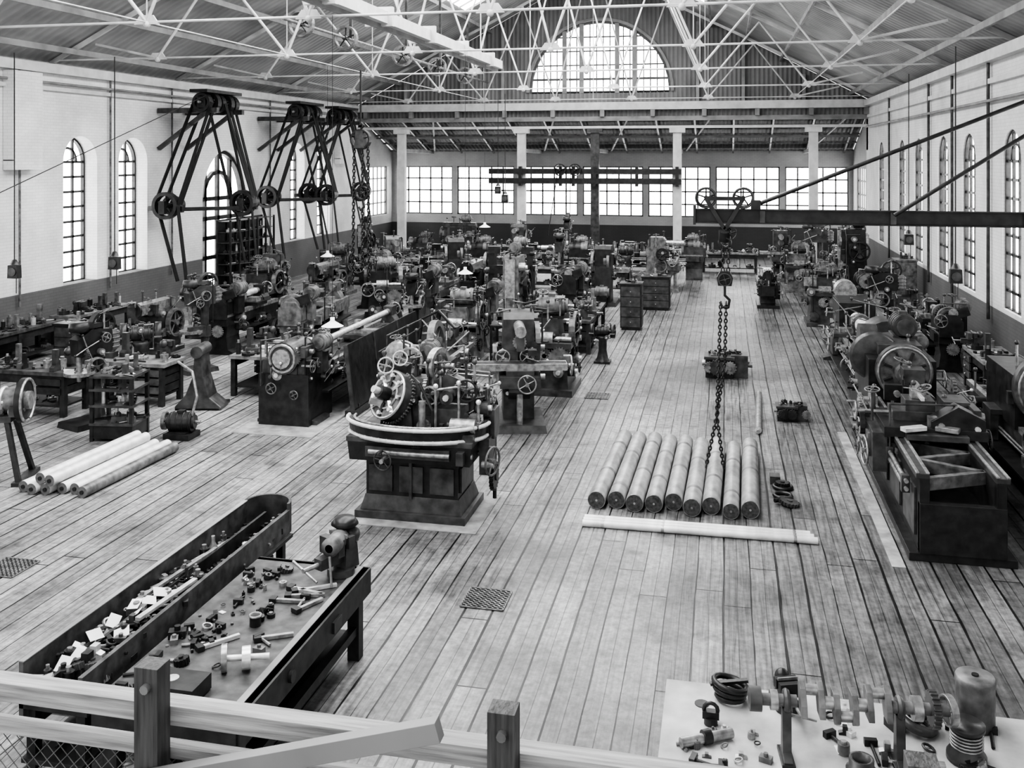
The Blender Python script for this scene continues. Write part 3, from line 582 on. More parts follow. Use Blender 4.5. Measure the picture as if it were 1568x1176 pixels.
b.tube([(-.4,.4,1.0),(-.3,.4,1.7),(.1,.2,1.9),(.5,0,1.6)],.03,IRON); busy(b,-.4,.4,-2,2,.5,1.4,18,311,1.1); b.done('cylindrical_grinding_machine',(-5.7,18.4,.011),0,.01)
for x,y,w,l in((-7.95,17.2,.78,1.2),(-5.7,18.4,.6,2.2)):
    b=B(); b.bx(-w,w,-l,l,0,.01,CONC); b.done('concrete_pad',(x,y,.0005))
# ------------------------------------------------------------------ hero gear cutting machine
b=B()
b.bx(-.79,.79,-.52,.55,0,.1,IRON2); b.box((0,.02,.2),(1.46,.95,.2),IRON2,tx=.92,ty=.9); b.bx(-.66,.66,-.4,.46,.28,.8,IRON)
for x in(-.44,0,.44): b.bx(x-.17,x+.17,-.43,-.4,.36,.72,IRON2)
b.bx(-.02,.02,-.46,-.39,.28,.8,IRON2); b.bx(.66,.69,-.3,.35,.36,.7,IRON2)
b.box((0,0,.93),(1.72,1.06,.26),IRON,tx=1.03,ty=1.03); b.box((0,0,1.09),(1.8,1.1,.07),IRON2)
b.box((-.0,-.56,.95),(1.2,.1,.14),IRON2); b.cyl((-.55,-.6,.95),(.6,-.6,.95),.035,STEEL)
def arc(a0,a1,n,rx,ry): return [(rx*math.cos(R(a0+(a1-a0)*i/n)),ry*math.sin(R(a0+(a1-a0)*i/n))) for i in range(n+1)]
o=arc(180,360,24,1.02,.62); i_=arc(180,360,24,.94,.54)
vs=[];n=len(o)
for (x,y),(x2,y2) in zip(o,i_): vs+=[(x*.97,y*.97-.1,1.12),(x,y-.1,1.3),(x2,y2-.1,1.3),(x2*.97,y2*.97-.1,1.12)]
b.raw(vs,[(4*i+k,4*i+4+k,4*i+4+(k+1)%4,4*i+(k+1)%4) for i in range(n-1) for k in range(4)]+[(0,1,2,3),(4*n-4,4*n-3,4*n-2,4*n-1)],IRON)
for rx,ry,z,r in((1.03,.63,1.3,.028),(.93,.53,1.31,.02),(1.0,.6,1.13,.03)):
    p=arc(180,360,24,rx,ry); b.tube([(x,y-.1,z) for x,y in p],r,BARL if z<1.305 else STEEL,6)
vs=[(x,y-.1,1.16) for x,y in i_]; b.raw(vs,[tuple(range(len(vs)))],IRON)
ax=V((-.5,-.75,.45)).normalized(); c0=V((-.42,-.15,1.62))
b.box((-.3,.05,1.3),(.5,.5,.38),IRON2,tx=.8,ty=.8); b.cyl(c0-ax*.4,c0-ax*.08,.24,IRON2,n=20); b.cyl(c0-ax*.1,c0+ax*.02,.36,IRON2,n=30,m2=IRON3)
b.gear(c0-ax*.13,ax,.38,.05,STEEL,44); b.ring(c0+ax*.02,ax,.33,.018,BRIGHT,30); b.ring(c0+ax*.03,ax,.2,.02,STEEL,24); d,a,bb=b.fr(ax)
for k in range(8):
    t=k*math.pi/4; e=a*math.cos(t)+bb*math.sin(t); b.beam(c0+e*.12+ax*.03,c0+e*.32+ax*.03,.05,.04,BRIGHT if k%2 else IRON)
    b.cyl(c0+e*.27+ax*.02,c0+e*.27+ax*.08,.03,BRIGHT,n=8)
b.cyl(c0,c0+ax*.2,.09,IRON); b.cyl(c0+ax*.2,c0+ax*.3,.05,BRIGHT); b.box(c0+ax*.1-bb*.12+a*.1,(.18,.1,.12),BRIGHT,rot=(.5,.3,.4))
b.wheel((-.52,.0,2.0),(.4,-.8,.3),.12,.06,STEEL,4,BRIGHT); b.wheel((-.32,.05,2.1),(.4,-.8,.3),.11,.06,STEEL,4,BRIGHT); b.cyl((-.5,.05,1.75),(-.42,.1,2.05),.05,IRON)
b.box((-.35,.12,1.85),(.28,.2,.3),IRON)
b.prism([(-.25,0),(.3,0),(.26,.5),(.14,.72),(-.12,.72),(-.22,.45)],(.05,.15,1.12),(0,1,0),(0,0,1),.3,IRON2); b.wheel((.2,.2,2.0),(1,-.3,0),.25,.1,IRON3,5,STEEL,.25); b.cyl((.0,.2,2.0),(.45,.17,2.0),.04,STEEL)
b.cyl((.12,-.3,1.15),(.12,-.3,1.6),.05,STEEL); b.gear((.1,.0,1.7),(1,0,0),.18,.05,STEEL,22)
b.box((.45,.05,1.3),(.4,.5,.35),IRON2); b.prism([(-.45,0),(.35,.0),(.4,.2),(-.1,.4),(-.4,.24)],(.5,.1,1.52),(1,0,0),(0,0,1),.2,IRON2)
b.rev((.78,.0,1.72),(0,0,1),[(.0,.1),(.08,.1),(.17,-.02),(.17,-.08),(0,-.08)],STEEL,18); b.gear((.78,0,1.7),(0,0,1),.19,.06,IRON2,22); b.cyl((.78,0,1.2),(.78,0,1.7),.07,IRON2)
b.cyl((.55,-.35,1.3),(.9,-.35,1.3),.1,STEEL,n=18); b.cyl((.5,-.35,1.3),(.95,-.35,1.3),.05,IRON); b.box((.7,-.35,1.17),(.4,.3,.1),IRON2)
for x,y,z in((.3,-.25,1.8),(.62,-.2,1.85),(.95,.1,1.75),(.9,-.2,1.6)): b.cyl((x,y,1.15),(x,y,z),.022,STEEL,n=8); b.ball((x,y,z),.04,BRIGHT,8)
b.tube([(.3,-.25,1.75),(.62,-.2,1.8),(.95,.1,1.72)],.018,STEEL); b.tube([(-.1,-.1,1.9),(.1,-.35,1.85),(.3,-.4,1.5),(.3,-.4,1.2)],.022,IRON)
b.box((.98,0,.85),(.14,.4,.5),IRON2); b.cyl((.95,-.2,.75),(1.12,-.2,.75),.05,STEEL); b.hand((1.1,-.2,.8),(1,-.3,0),.19,IRON3); b.hand((-.3,-.74,.88),(.2,1,0),.13,IRON2,5); b.cyl((-.3,-.8,.88),(-.3,-.5,.88),.03,STEEL)
b.box((1.0,.15,1.25),(.16,.3,.4),IRON2); b.gear((1.05,.1,.5),(1,0,0),.2,.06,IRON,20); b.tube([(1.0,.35,.1),(1.0,.35,1.6)],.03,IRON)
clutter(b,-.2,.5,-.45,-.2,1.14,12,77,1.0); busy(b,-.1,.9,-.1,.4,1.2,1.8,24,401,.9); busy(b,-.7,.75,-.5,.4,.85,1.05,6,402,.6); busy(b,-.6,.1,.0,.4,1.3,1.9,12,403,.8)
b.done('gear_cutting_machine',(-4.22,13.12,0.012),0,.008)
b=B(); b.bx(-.98,.98,-.72,.72,0,.01,CONC); b.done('concrete_pad',(-4.2,13.1,0.001))
# ------------------------------------------------------------------ foreground bench with trough
b=B()
X0,X1,Ya,Yb=-.6,.6,-1.35,1.35
b.bx(X0,X1,Ya,Yb,.79,.86,WOOD); b.bx(X1-.06,X1+.02,Ya,Yb,.62,.86,WOODD); b.bx(X0,X1,Yb-.05,Yb+.02,.6,.86,WOODD); b.bx(X0,X1,Ya-.02,Ya+.05,.6,.86,WOODD); b.bx(X1-.12,X1-.06,Ya,Yb,.86,.866,GREYP)
for x in(X0+.08,X1-.1):
    for y in(Ya+.15,Yb-.12): b.bx(x-.06,x+.06,y-.06,y+.06,0,.79,WOODD)
b.bx(X0+.05,X1-.1,Ya+.1,Yb-.1,.22,.26,WOODD); b.bx(X1-.14,X1-.06,Ya+.1,Yb-.1,.26,.34,WOODD)
b.cyl((X1+.02,-.5,.74),(X1+.05,-.5,.74),.05,IRON); b.box((X1+.03,.45,.72),(.03,.18,.1),IRON)
clutter(b,X0+.08,X1-.2,Ya+.1,Yb-.15,.86,22,31,.75,.08,DARKSET); clutter(b,X0+.1,X1-.3,Ya+.2,Yb-.2,.26,24,33,1.5,.25,DARKSET); clutter(b,X0+.08,X0+.45,Ya+.1,Yb-.3,.86,70,35,.26,.1,DARKSET)
b.box((-.05,-1.15,.93),(.5,.28,.12),IRON); b.cyl((-.05,-1.15,.99),(-.05,-1.15,.995),.05,BRIGHT)
b.push((.3,-.75,.86)); b.cyl((-.14,0,.1),(.2,.12,.1),.025,BRIGHT); b.cyl((-.16,0,.1),(-.12,.02,.1),.11,STEEL); b.cyl((.0,.04,.1),(.06,.07,.1),.09,BRIGHT); b.pop()
b.cyl((.05,0,.86),(.05,0,.95),.05,IRON,n=12); b.ring((.05,0,.95),(0,0,1),.05,.01,STEEL,12)
for x,y,a,l in((.1,.55,.3,.34),(.12,.65,.6,.4),(.0,.45,.1,.3),(.3,.3,1.1,.3),(-.2,-.5,.9,.35),(.05,.72,-.2,.36),(.2,-.25,.5,.3)): b.beam((x,y,.88),(x+l*math.cos(a),y+l*math.sin(a),.88),.035,.03,STEEL if l<.35 else BRIGHT); b.box((x,y,.885),(.06,.08,.04),IRON,rot=(0,0,a))
for i in range(9): b.tube([(-.05+.02*i,.15+.01*i,.87),(.0+.015*i,.2,.92),(.06-.01*i,.16+.015*i,.87)],.006,IRON,5)
b.done('fitters_workbench',(-4.1,7.85,0),0,.004)
b=B()
vise(b,(0,0,0),R(-25),1.15,IRON2); b.cyl((.05,-.35,.02),(.02,-.33,.3),.012,STEEL,n=6)
b.rev((0,.1,.46),(0,0,1),[(0,.07),(.1,.06),(.14,0),(.1,-.03),(0,-.03)],IRON,14); b.rev((.0,-.1,.36),(0,1,0),[(.04,-.2),(.09,-.18),(.09,.1),(.05,.14)],IRON3,14)
b.done('bench_vise',(-3.72,9.0,.866))
b=B(); La,Lb=-1.85,1.75
b.bx(-.3,.3,La,Lb,.72,.76,WOODD)
b.bx(-.3,-.26,La,Lb,.5,1.08,WOOD); b.bx(.22,.26,La,Lb,.76,1.02,WOOD); b.bx(-.05,-.02,La,Lb,.76,.98,WOODD)
q=[(.26*math.sin(R(t))-.02,.26*math.cos(R(t))) for t in range(-90,91,15)]
for (x,y),(x2,y2) in zip(q[:-1],q[1:]): b.beam((x,Lb+y,.92),(x2,Lb+y2,.92),.03,.34,IRON2)
b.prism([(x,y) for x,y in q],(0,Lb,.74),(1,0,0),(0,1,0),.03,WOODD)
for x in(-.24,.2):
    for y in(La+.1,-.1,Lb-.1): b.bx(x-.04,x+.04,y-.04,y+.04,0,.74,WOODD)
b.bx(-.28,.26,La,Lb,.3,.34,WOODD); b.bx(-.305,-.255,La,Lb,1.08,1.09,GREYP)
clutter(b,-.22,-.08,La+.1,Lb-.1,.82,60,51,.85,.2,DARKSET); clutter(b,.02,.2,La+.1,Lb+.1,.82,70,52,.85,.2,DARKSET); clutter(b,-.2,.2,La+.1,Lb-.1,.34,26,53,1.3,.25); clutter(b,-.2,.2,La+.1,.2,.93,60,54,.9,.12)
for i in range(10):
    r=random; y=La+.2+.14*i; b.box((-.12+.2*r.random(),y,.98+.06*r.random()),(.13,.1,.006),PAPER,rot=(r.uniform(-.7,.7),r.uniform(-.7,.7),r.random()*3))
b.beam((-.1,-.6,1.02),(.0,.6,1.02),.04,.03,STEEL); b.beam((.1,-.9,1.01),(.18,-.1,1.02),.05,.03,BRIGHT); b.beam((-.18,.2,.95),(-.1,1.2,.9),.03,.03,BRIGHT)
b.beam((-.45,-1.9,.95),(-.05,-1.95,1.02),.12,.03,WOODL); b.beam((-.35,-2.05,.9),(.0,-1.85,1.0),.1,.03,WOODL)
b.rev((-.12,.75,.76),(0,0,1),[(.05,0),(.055,.18),(.02,.26),(.02,.32),(0,.32)],STEEL,12)
b.done('scrap_tray_stand',(-5.05,8.35,0),0,.003)
# ------------------------------------------------------------------ right foreground bench
b=B(); b.bx(-1.5,1.5,-.8,.8,.79,.86,TABLE)
for x in(-1.4,0,1.4):
    for y in(-.7,.7): b.bx(x-.06,x+.06,y-.06,y+.06,0,.79,WOODD)
b.bx(-1.45,1.45,.66,.74,.62,.79,WOODD); b.bx(-1.4,1.4,-.7,.7,.22,.26,WOODD)
clutter(b,-1.35,-.75,-.3,.2,.86,18,61,.5); clutter(b,-.3,1.2,-.3,.65,.86,32,63,.75); b.cyl((-1.22,.5,.861),(-1.22,.5,.866),.055,IRON)
b.done('machinists_table',(1.05,6.95,0),0,.005)
b=B()
for i in range(3): b.ring((0,0,.03+i*.045),(.1*i,.1,1),.1+.012*i,.022,IRON,18)
b.beam((-.15,-.03,.12),(.13,.04,.14),.04,.02,IRON); b.done('coiled_strap',(.04,7.55,.864))
b=B()
for x in(-.37,.38):
    b.prism([(-.1,0),(.1,0),(.1,.03),(.045,.06),(.03,.36),(-.03,.36),(-.045,.06),(-.1,.03)],(x,0,0),(0,1,0),(0,0,1),.06,IRON2); b.ring((x,0,.4),(1,0,0),.055,.025,IRON2,14); b.bx(x-.045,x+.045,-.12,.12,0,.025,IRON)
z=.4
b.cyl((-.62,0,z),(-.3,0,z),.04,IRON3); b.cyl((-.62,0,z),(-.54,0,z),.08,IRON2); b.cyl((-.48,0,z),(-.43,0,z),.065,STEEL); b.cyl((.3,0,z),(.7,0,z),.04,IRON3); b.cyl((.46,0,z),(.52,0,z),.08,STEEL)
for s,x in((1,-.2),(-1,.02),(1,.24)):
    for e in(-.06,.06): b.prism([(-.055,-.08),(.055,-.08),(.07,.0),(.05,.1),(0,.13),(-.05,.1),(-.07,0)],(x+e,0,z),(0,1,0),(0,.35*s,.93*s),.04,IRON3)
    b.cyl((x-.07,.03*s,z+s*.07),(x+.07,.03*s,z+s*.07),.035,STEEL)
for x in(-.09,.13): b.cyl((x-.05,0,z),(x+.05,0,z),.042,STEEL)
b.gear((.6,0,z),(1,0,0),.12,.05,IRON2,20); b.wheel((.7,0,z),(1,.2,0),.1,.05,STEEL,4); b.done('crankshaft_on_stands',(.78,6.93,.864),R(6),.003)
b=B(); b.rev((0,0,0),(0,0,1),[(.0,0),(.135,0),(.135,.3),(.14,.31),(.14,.34),(.13,.36),(.0,.36)],IRON3,26); b.cyl((0,0,.36),(0,0,.37),.025,IRON); b.done('flanged_bush',(1.78,7.6,.864))
b=B(); b.rev((0,0,0),(0,0,1),[(.0,0),(.13,0),(.13,.04),(.1,.08),(.1,.2),(.12,.22),(.12,.25),(0,.25)],IRON2,22)
for i in range(5): b.ring((0,0,.1+i*.022),(0,0,1),.103,.007,STEEL,20,5)
b.done('threaded_coupling',(1.62,7.15,.864))
b=B(); b.rev((0,0,0),(0,0,1),[(.06,0),(.1,0),(.1,.1),(.08,.1),(.08,.17),(.06,.17)],IRON2,18,True); b.done('bearing_collar',(.88,6.72,.864))
b=B(); vise(b,(0,0,0),R(20),.7,IRON); b.done('bench_vise',(.45,7.5,.864))
b=B(); b.ring((0,0,.06),(.3,0,1),.12,.035,IRON2,20); b.ring((.05,.02,.13),(-.2,.2,1),.1,.03,IRON,20); b.done('bearing_rings',(1.35,7.45,.864))
b=B(); b.cyl((-.2,-.1,.04),(.15,.1,.04),.035,STEEL); b.cyl((-.05,-.02,.05),(-.0,.01,.05),.05,IRON); b.done('turned_pin',(-.1,6.95,.864))
b=B(); b.cyl((0,0,0),(0,0,.05),.05,IRON); b.box((0,.0,.07),(.12,.06,.05),IRON); b.ring((0,0,.1),(0,1,0),.05,.015,IRON,12); b.done('pipe_fitting',(-.1,7.2,.864))
# ------------------------------------------------------------------ billets
xs=[-1.74,-1.475,-1.21,-.945,-.68,-.415,-.15,.115,.38]
for i,x in enumerate(xs):
    b=B(); r_=.127-(.014 if i==7 else 0); Lh=1.55+random.uniform(-.08,.06)
    b.cyl((0,-Lh,r_),(0,Lh,r_),r_,BAR,n=32,m2=DARKEND)
    b.cyl((0,-Lh-.012,r_),(0,Lh+.012,r_),r_*.9,DARKEND,n=24); b.ring((0,-Lh-.004,r_),(0,1,0),r_*.95,.006,STEEL,28,5)
    for q in ([-.9,.3] if i%2 else [-.3,.9]): q+=random.uniform(-.3,.3); b.rev((0,q,r_),(0,1,0),[(r_+.001,-.05),(r_+.002,-.04),(r_+.002,.04),(r_+.001,.05)],BAND,32)
    b.cyl((0,-Lh-.018,r_),(0,-Lh,r_),.016,STEEL,n=10)
    b.done('steel_billet',(x,15.2+random.uniform(-.05,.1),0),R(-1.2+random.uniform(-.3,.3)))
for j in range(3):
    b=B(); z=.045; b.cyl((-1.55,0,z),(1.5-.04*j,0,z),.045,BARL,n=16,m2=STEEL)
    for q in (-1.3,-.5,1.2): b.cyl((q,0,z),(q+.04,0,z),.0465,STEEL,n=16)
    b.done('light_steel_rod',(-.33,13.0+.1*j,0),R(.8))
b=B(); b.cyl((0,-1.4,.06),(0,1.4,.06),.06,STEEL,n=14,m2=BRIGHT); b.cyl((0,-1.5,.06),(0,-1.4,.06),.035,STEEL); b.cyl((0,1.4,.06),(0,1.5,.06),.035,STEEL); b.done('turned_shaft',(.64,19.4,0),R(-2))
def gearpile(name,loc,s,seed):
    b=B(); r=random.Random(seed); b.push((0,0,0),0,s)
    b.box((-.1,0,.12),(.36,.34,.24),IRON); b.box((.16,.03,.15),(.22,.3,.3),IRON2); b.box((-.1,0,.26),(.4,.36,.04),IRON2)
    for i in range(6): b.gear((r.uniform(-.25,.25),-.19-r.random()*.04,.15),(r.uniform(-.2,.2),1,0),r.uniform(.06,.12),.04,r.choice([IRON,IRON2,IRON3]),14)
    b.cyl((-.33,.02,.16),(.33,.02,.16),.04,STEEL); clutter(b,-.22,.2,-.13,.13,.28,14,seed,.6,.12,DARKSET); b.pop(); b.done(name,loc,0,.01)
gearpile('gearbox_casting',(.05,22.6,0),1.7,3); gearpile('gear_assembly',(1.25,19.1,0),1.0,8)
b=B()
b.ring((0,.4,.03),(0,0,1),.13,.03,IRON); b.gear((0,.4,.08),(0,0,1),.11,.04,IRON,16); b.ring((-.02,.0,.03),(0,0,1),.12,.03,IRON); b.gear((.05,-.3,.04),(.2,0,1),.15,.05,IRON2,18); b.cyl((-.15,-.3,.05),(.1,-.15,.05),.03,IRON); b.box((-.1,.65,.06),(.15,.2,.12),IRON2); b.done('loose_gears',(.85,14.7,0))
for i,(dx,z) in enumerate([(-.42,0),(-.22,0),(-.02,0),(.19,0),(.4,0),(-.12,.15),(.09,.15),(.6,0)]):
    b=B(); r_=.085; b.cyl((0,-1.15,r_),(0,1.15,r_),r_,BARL if i!=7 else IRON3,n=20,m2=IRON3); b.cyl((0,-1.17,r_),(0,-1.15,r_),.03,IRON,n=8); b.done('round_bar_stock',(-9.75+dx,13.65+.08*math.sin(i*5),z*.98),R(-2+random.uniform(-.4,.4)))
def grate(x,y):
    b=B(); s=.24; b.bx(-s,s,-s,s,0,.006,BELT)
    for i in range(9):
        p=-s+.06*i; b.bx(p-.012,p+.012,-s,s,.006,.014,IRON3); b.bx(-s,s,p-.012,p+.012,.006,.014,IRON3)
    b.done('floor_drain_grating',(x,y,.001))
grate(-2.63,10.6); grate(-8.5,10.16); grate(-2.6,20.1)
# ------------------------------------------------------------------ right large lathe
b=B()
b.bx(-.62,.62,-2.7,2.9,0,.1,IRON); b.bx(-.5,-.38,-2.7,2.9,.1,1.02,IRON); b.bx(.38,.5,-2.7,2.9,.1,1.02,IRON); b.bx(-.38,.38,-2.6,2.9,.1,.5,IRON)
b.bx(-.54,-.38,-2.7,1.2,1.02,1.08,IRON2); b.bx(.38,.54,-2.7,1.2,1.02,1.08,IRON2); b.bx(-.54,-.5,-2.7,1.2,1.08,1.1,STEEL); b.bx(.5,.54,-2.7,1.2,1.08,1.1,STEEL); b.bx(-.42,-.38,-2.7,1.2,1.08,1.1,STEEL); b.bx(.38,.42,-2.7,1.2,1.08,1.1,STEEL); b.bx(-.5,.5,-2.72,-2.6,.1,.72,IRON)
yy=-2.55
for i in range(4):
    b.beam((-.38,yy,.92),(.38,yy+.4,.92),.08,.16,IRON3); b.beam((.38,yy+.4,.92),(-.38,yy+.8,.92),.08,.16,IRON3); yy+=.8
for i in range(5): b.bx(-.53,-.5,-2.5+i*1.05,-1.75+i*1.05,.25,.85,IRON2)
for z in(.88,.78): b.cyl((-.6,-2.4,z),(-.6,1.6,z),.028,STEEL)
for i in range(4): b.box((-.6,-2.3+i*1.2,.83),(.1,.1,.22),IRON2)
b.box((0,-.6,1.16),(1.35,1.1,.14),IRON); b.box((0,-.5,1.29),(1.0,.5,.14),IRON2); b.box((-.12,-.5,1.43),(.4,.4,.16),IRON2); b.box((-.12,-.5,1.57),(.2,.2,.12),STEEL); b.box((-.12,-.7,1.57),(.05,.35,.05),BRIGHT); b.prism([(0,0),(.7,0),(.7,.25),(.35,.42),(0,.2)],(-.05,-.95,1.12),(1,0,0),(0,0,1),.3,IRON)
b.bx(-.4,.4,-1.3,-.9,1.1,1.18,IRON2); b.box((-.3,-1.2,1.24),(.35,.12,.06),BRIGHT,rot=(0,0,.5)); b.box((.15,-1.15,1.24),(.3,.14,.06),STEEL,rot=(0,0,-.4))
b.box((-.72,-.5,.85),(.2,1.15,.55),IRON2); b.hand((-.9,-.85,.8),(1,.1,0),.2,STEEL,6,False); b.hand((-.9,-.25,.95),(1,0,0),.16,STEEL,4); b.hand((-.98,-.5,1.28),(1,0,0),.13,STEEL,4); b.cyl((-1,-.5,1.28),(-.5,-.5,1.28),.025,STEEL)
busy(b,-.8,.6,-1.0,.2,.6,1.3,28,501,1.0); busy(b,-.55,.55,.3,2.8,.4,1.5,20,502,1.1)
b.box((.4,-.3,1.35),(.35,.5,.25),IRON2)
b.cyl((0,1.25,1.5),(0,1.4,1.5),.44,IRON2,n=34,m2=IRON3); b.ring((0,1.24,1.5),(0,1,0),.4,.02,STEEL,30); b.cyl((0,1.0,1.5),(0,1.25,1.5),.16,IRON3,n=20); b.cyl((0,.9,1.5),(0,1.0,1.5),.12,STEEL); b.cyl((0,.3,1.5),(0,.9,1.5),.06,BRIGHT)
for k in range(8):
    t=k*math.pi/4+.4; b.box((.28*math.cos(t),1.22,1.5+.28*math.sin(t)),(.14,.06,.035),IRON,rot=(0,-t,0))
b.prism([(-.3,0),(.3,0),(.3,.2),(.14,.3),(.16,.62),(-.16,.62),(-.14,.3),(-.3,.2)],(0,.55,1.1),(1,0,0),(0,0,1),.3,IRON2)
b.box((0,2.15,1.3),(1.05,1.4,.7),IRON); b.cyl((0,1.4,1.5),(0,2.9,1.5),.36,IRON2,n=24); b.box((0,2.2,1.78),(.7,1.1,.16),IRON2); b.gear((-.35,2.4,1.55),(0,1,0),.36,.1,IRON,34); b.cyl((-.5,2.9,1.7),(-.2,2.9,1.7),.3,IRON2,n=20)
b.rev((-.35,2.0,1.6),(0,1,0),[(0,-.08),(.38,-.08),(.42,0),(.38,.1),(0,.1)],IRON2,24); motor(b,(.2,2.6,2.05),(0,1,0),.5,.2,IRON2); b.box((.2,2.6,1.85),(.4,.5,.1),IRON2)
b.done('large_faceplate_lathe',(2.85,15.45,0),0,.008)
b=lathe(5.2,IRON2,21,.9,nb=24); b.cyl((0,-.8,1.55),(0,-.65,1.55),.56,IRON2,n=34,m2=IRON3); b.ring((0,-.82,1.55),(0,1,0),.5,.02,STEEL,30); b.cyl((0,-1.1,1.55),(0,-.8,1.55),.17,STEEL,n=20); b.cyl((0,-1.5,1.55),(0,-1.1,1.55),.11,BRIGHT)
b.box((0,.2,1.3),(1.0,1.6,.8),IRON); b.box((0,-1.7,1.15),(.9,.9,.4),IRON2); busy(b,-.5,.5,-2.2,-1.2,.5,1.35,20,511,1.1); busy(b,-.5,.5,-.5,1,.8,1.7,12,512); b.done('wheel_turning_lathe',(4.75,16.4,0),0,.008)
b=lathe(6.2,IRON2,23,.85,nb=28); b.bx(-.5,.5,-2.9,-1.6,.0,.95,IRON); b.cyl((-.1,-1.1,1.35),(-.1,.6,1.35),.15,BARL,n=22); b.cyl((-.1,-.2,1.35),(-.1,.1,1.35),.21,IRON3,n=22); b.box((0,2.0,1.3),(.8,1.4,.6),IRON); b.cyl((-.1,2.6,1.7),(-.1,3.0,1.7),.26,STEEL,n=20)
b.cyl((0,-2.9,1.5),(0,-2.2,1.5),.38,IRON2,n=24); busy(b,-.5,.5,-2.8,-1.6,.5,1.7,14,521,1.1); busy(b,-.5,.5,-1,3,.6,1.4,20,522); b.done('engine_lathe',(3.0,22.3,0),0,.01)
b=B(); b.bx(-.16,-.0,-2.9,3.0,0,.006,CONC); b.done('concrete_strip',(2.15,15.4,.001))
# ------------------------------------------------------------------ jib crane
b=B(); y=15.0; z=4.1
b.bx(-.45,6.05,y-.07,y+.07,z+.09,z+.11,IRON); b.bx(-.45,6.05,y-.07,y+.07,z-.11,z-.09,IRON); b.bx(-.45,6.05,y-.012,y+.012,z-.1,z+.1,IRON)
b.bx(-.47,-.43,y-.09,y+.09,z-.13,z+.17,IRON)
for x in(.55,2.4,4.2): b.box((x,y,z),(.08,.1,.2),IRON2)
b.cyl((.45,y-.12,z+.18),(6.03,y-.12,6.55),.03,IRON,n=8); b.cyl((2.4,y-.12,z+.05),(6.03,y-.12,6.55),.03,IRON,n=8); b.box((5.98,y,5.3),(.16,.3,2.9),IRON); b.box((.45,y-.1,z+.18),(.14,.12,.14),IRON)
b.done('jib_crane',(0,0,0),0,.004)
b=B()
for x in(-.28,.27): b.wheel((x,y-.0,z+.28),(0,1,0),.16,.1,IRON,5,IRON,.22); b.ring((x,y-.1,z+.28),(0,1,0),.15,.015,IRON2)
b.beam((-.28,y-.1,z+.27),(.27,y-.1,z+.27),.04,.06,IRON); b.beam((-.28,y-.1,z+.27),(0,y-.1,z-.2),.03,.06,IRON); b.beam((.27,y-.1,z+.27),(0,y-.1,z-.2),.03,.06,IRON); b.cyl((0,y-.1,z-.2),(0,y,z-.35),.09,IRON)
b.ring((0,y,z-.4),(0,1,0),.08,.025,IRON); b.wheel((.08,y-.1,z-.25),(0,1,0),.1,.05,IRON,4)
b.chain((-.03,y,z-.45),(-.03,y,z-.85),IRON,.08,.01); b.chain((.05,y,z-.45),(.05,y,z-.85),IRON,.08,.01)
b.prism([(-.1,0),(.1,0),(.12,.12),(.07,.22),(-.07,.22),(-.12,.12)],(0,y,z-1.05),(1,0,0),(0,0,1),.14,IRON); b.wheel((0,y-.1,z-.95),(0,1,0),.1,.05,IRON2,4)
b.tube([(0,y,z-1.05),(0,y,z-1.2),(.07,y,z-1.27),(.05,y,z-1.38),(-.04,y,z-1.38),(-.07,y,z-1.3)],.022,IRON)
b.chain((-.06,y,z-1.3),(-.12,y+.05,1.05),IRON,.07,.011); b.chain((.02,y,z-1.3),(.0,y+.05,1.9),IRON,.07,.011); b.chain((.0,y+.05,1.9),(-.12,y+.05,1.02),IRON,.07,.011)
b.chain((-.12,y+.05,1.05),(-.28,y+.0,.28),IRON,.07,.012); b.chain((-.12,y+.05,1.05),(-.02,y+.0,.28),IRON,.07,.012)
b.done('crane_trolley_and_chain')
b=B(); x,y=-10.3,26.4
b.cyl((x,y,7.5),(x,y,6.0),.03,IRON,n=6); b.tube([(x,y,6.0),(x+.1,y,5.9),(x,y,5.8)],.03,IRON); b.wheel((x,y,5.5),(0,1,0),.3,.2,IRON,5); b.box((x,y,5.5),(.3,.3,.5),IRON2,tx=.7)
b.chain((x-.2,y,5.3),(x-.25,y,1.3),IRON,.13,.02); b.chain((x+.05,y,5.2),(x+.05,y,4.1),IRON,.13,.02); b.chain((x+.22,y,5.3),(x+.25,y,1.5),IRON,.13,.02)
b.wheel((x+.05,y,3.95),(0,1,0),.2,.15,IRON,5); b.tube([(x+.05,y,3.75),(x+.1,y,3.55),(x,y,3.45),(x-.06,y,3.55)],.03,IRON); b.chain((x+.05,y,3.5),(x+.05,y,1.8),IRON,.13,.02)
b.done('chain_hoist')
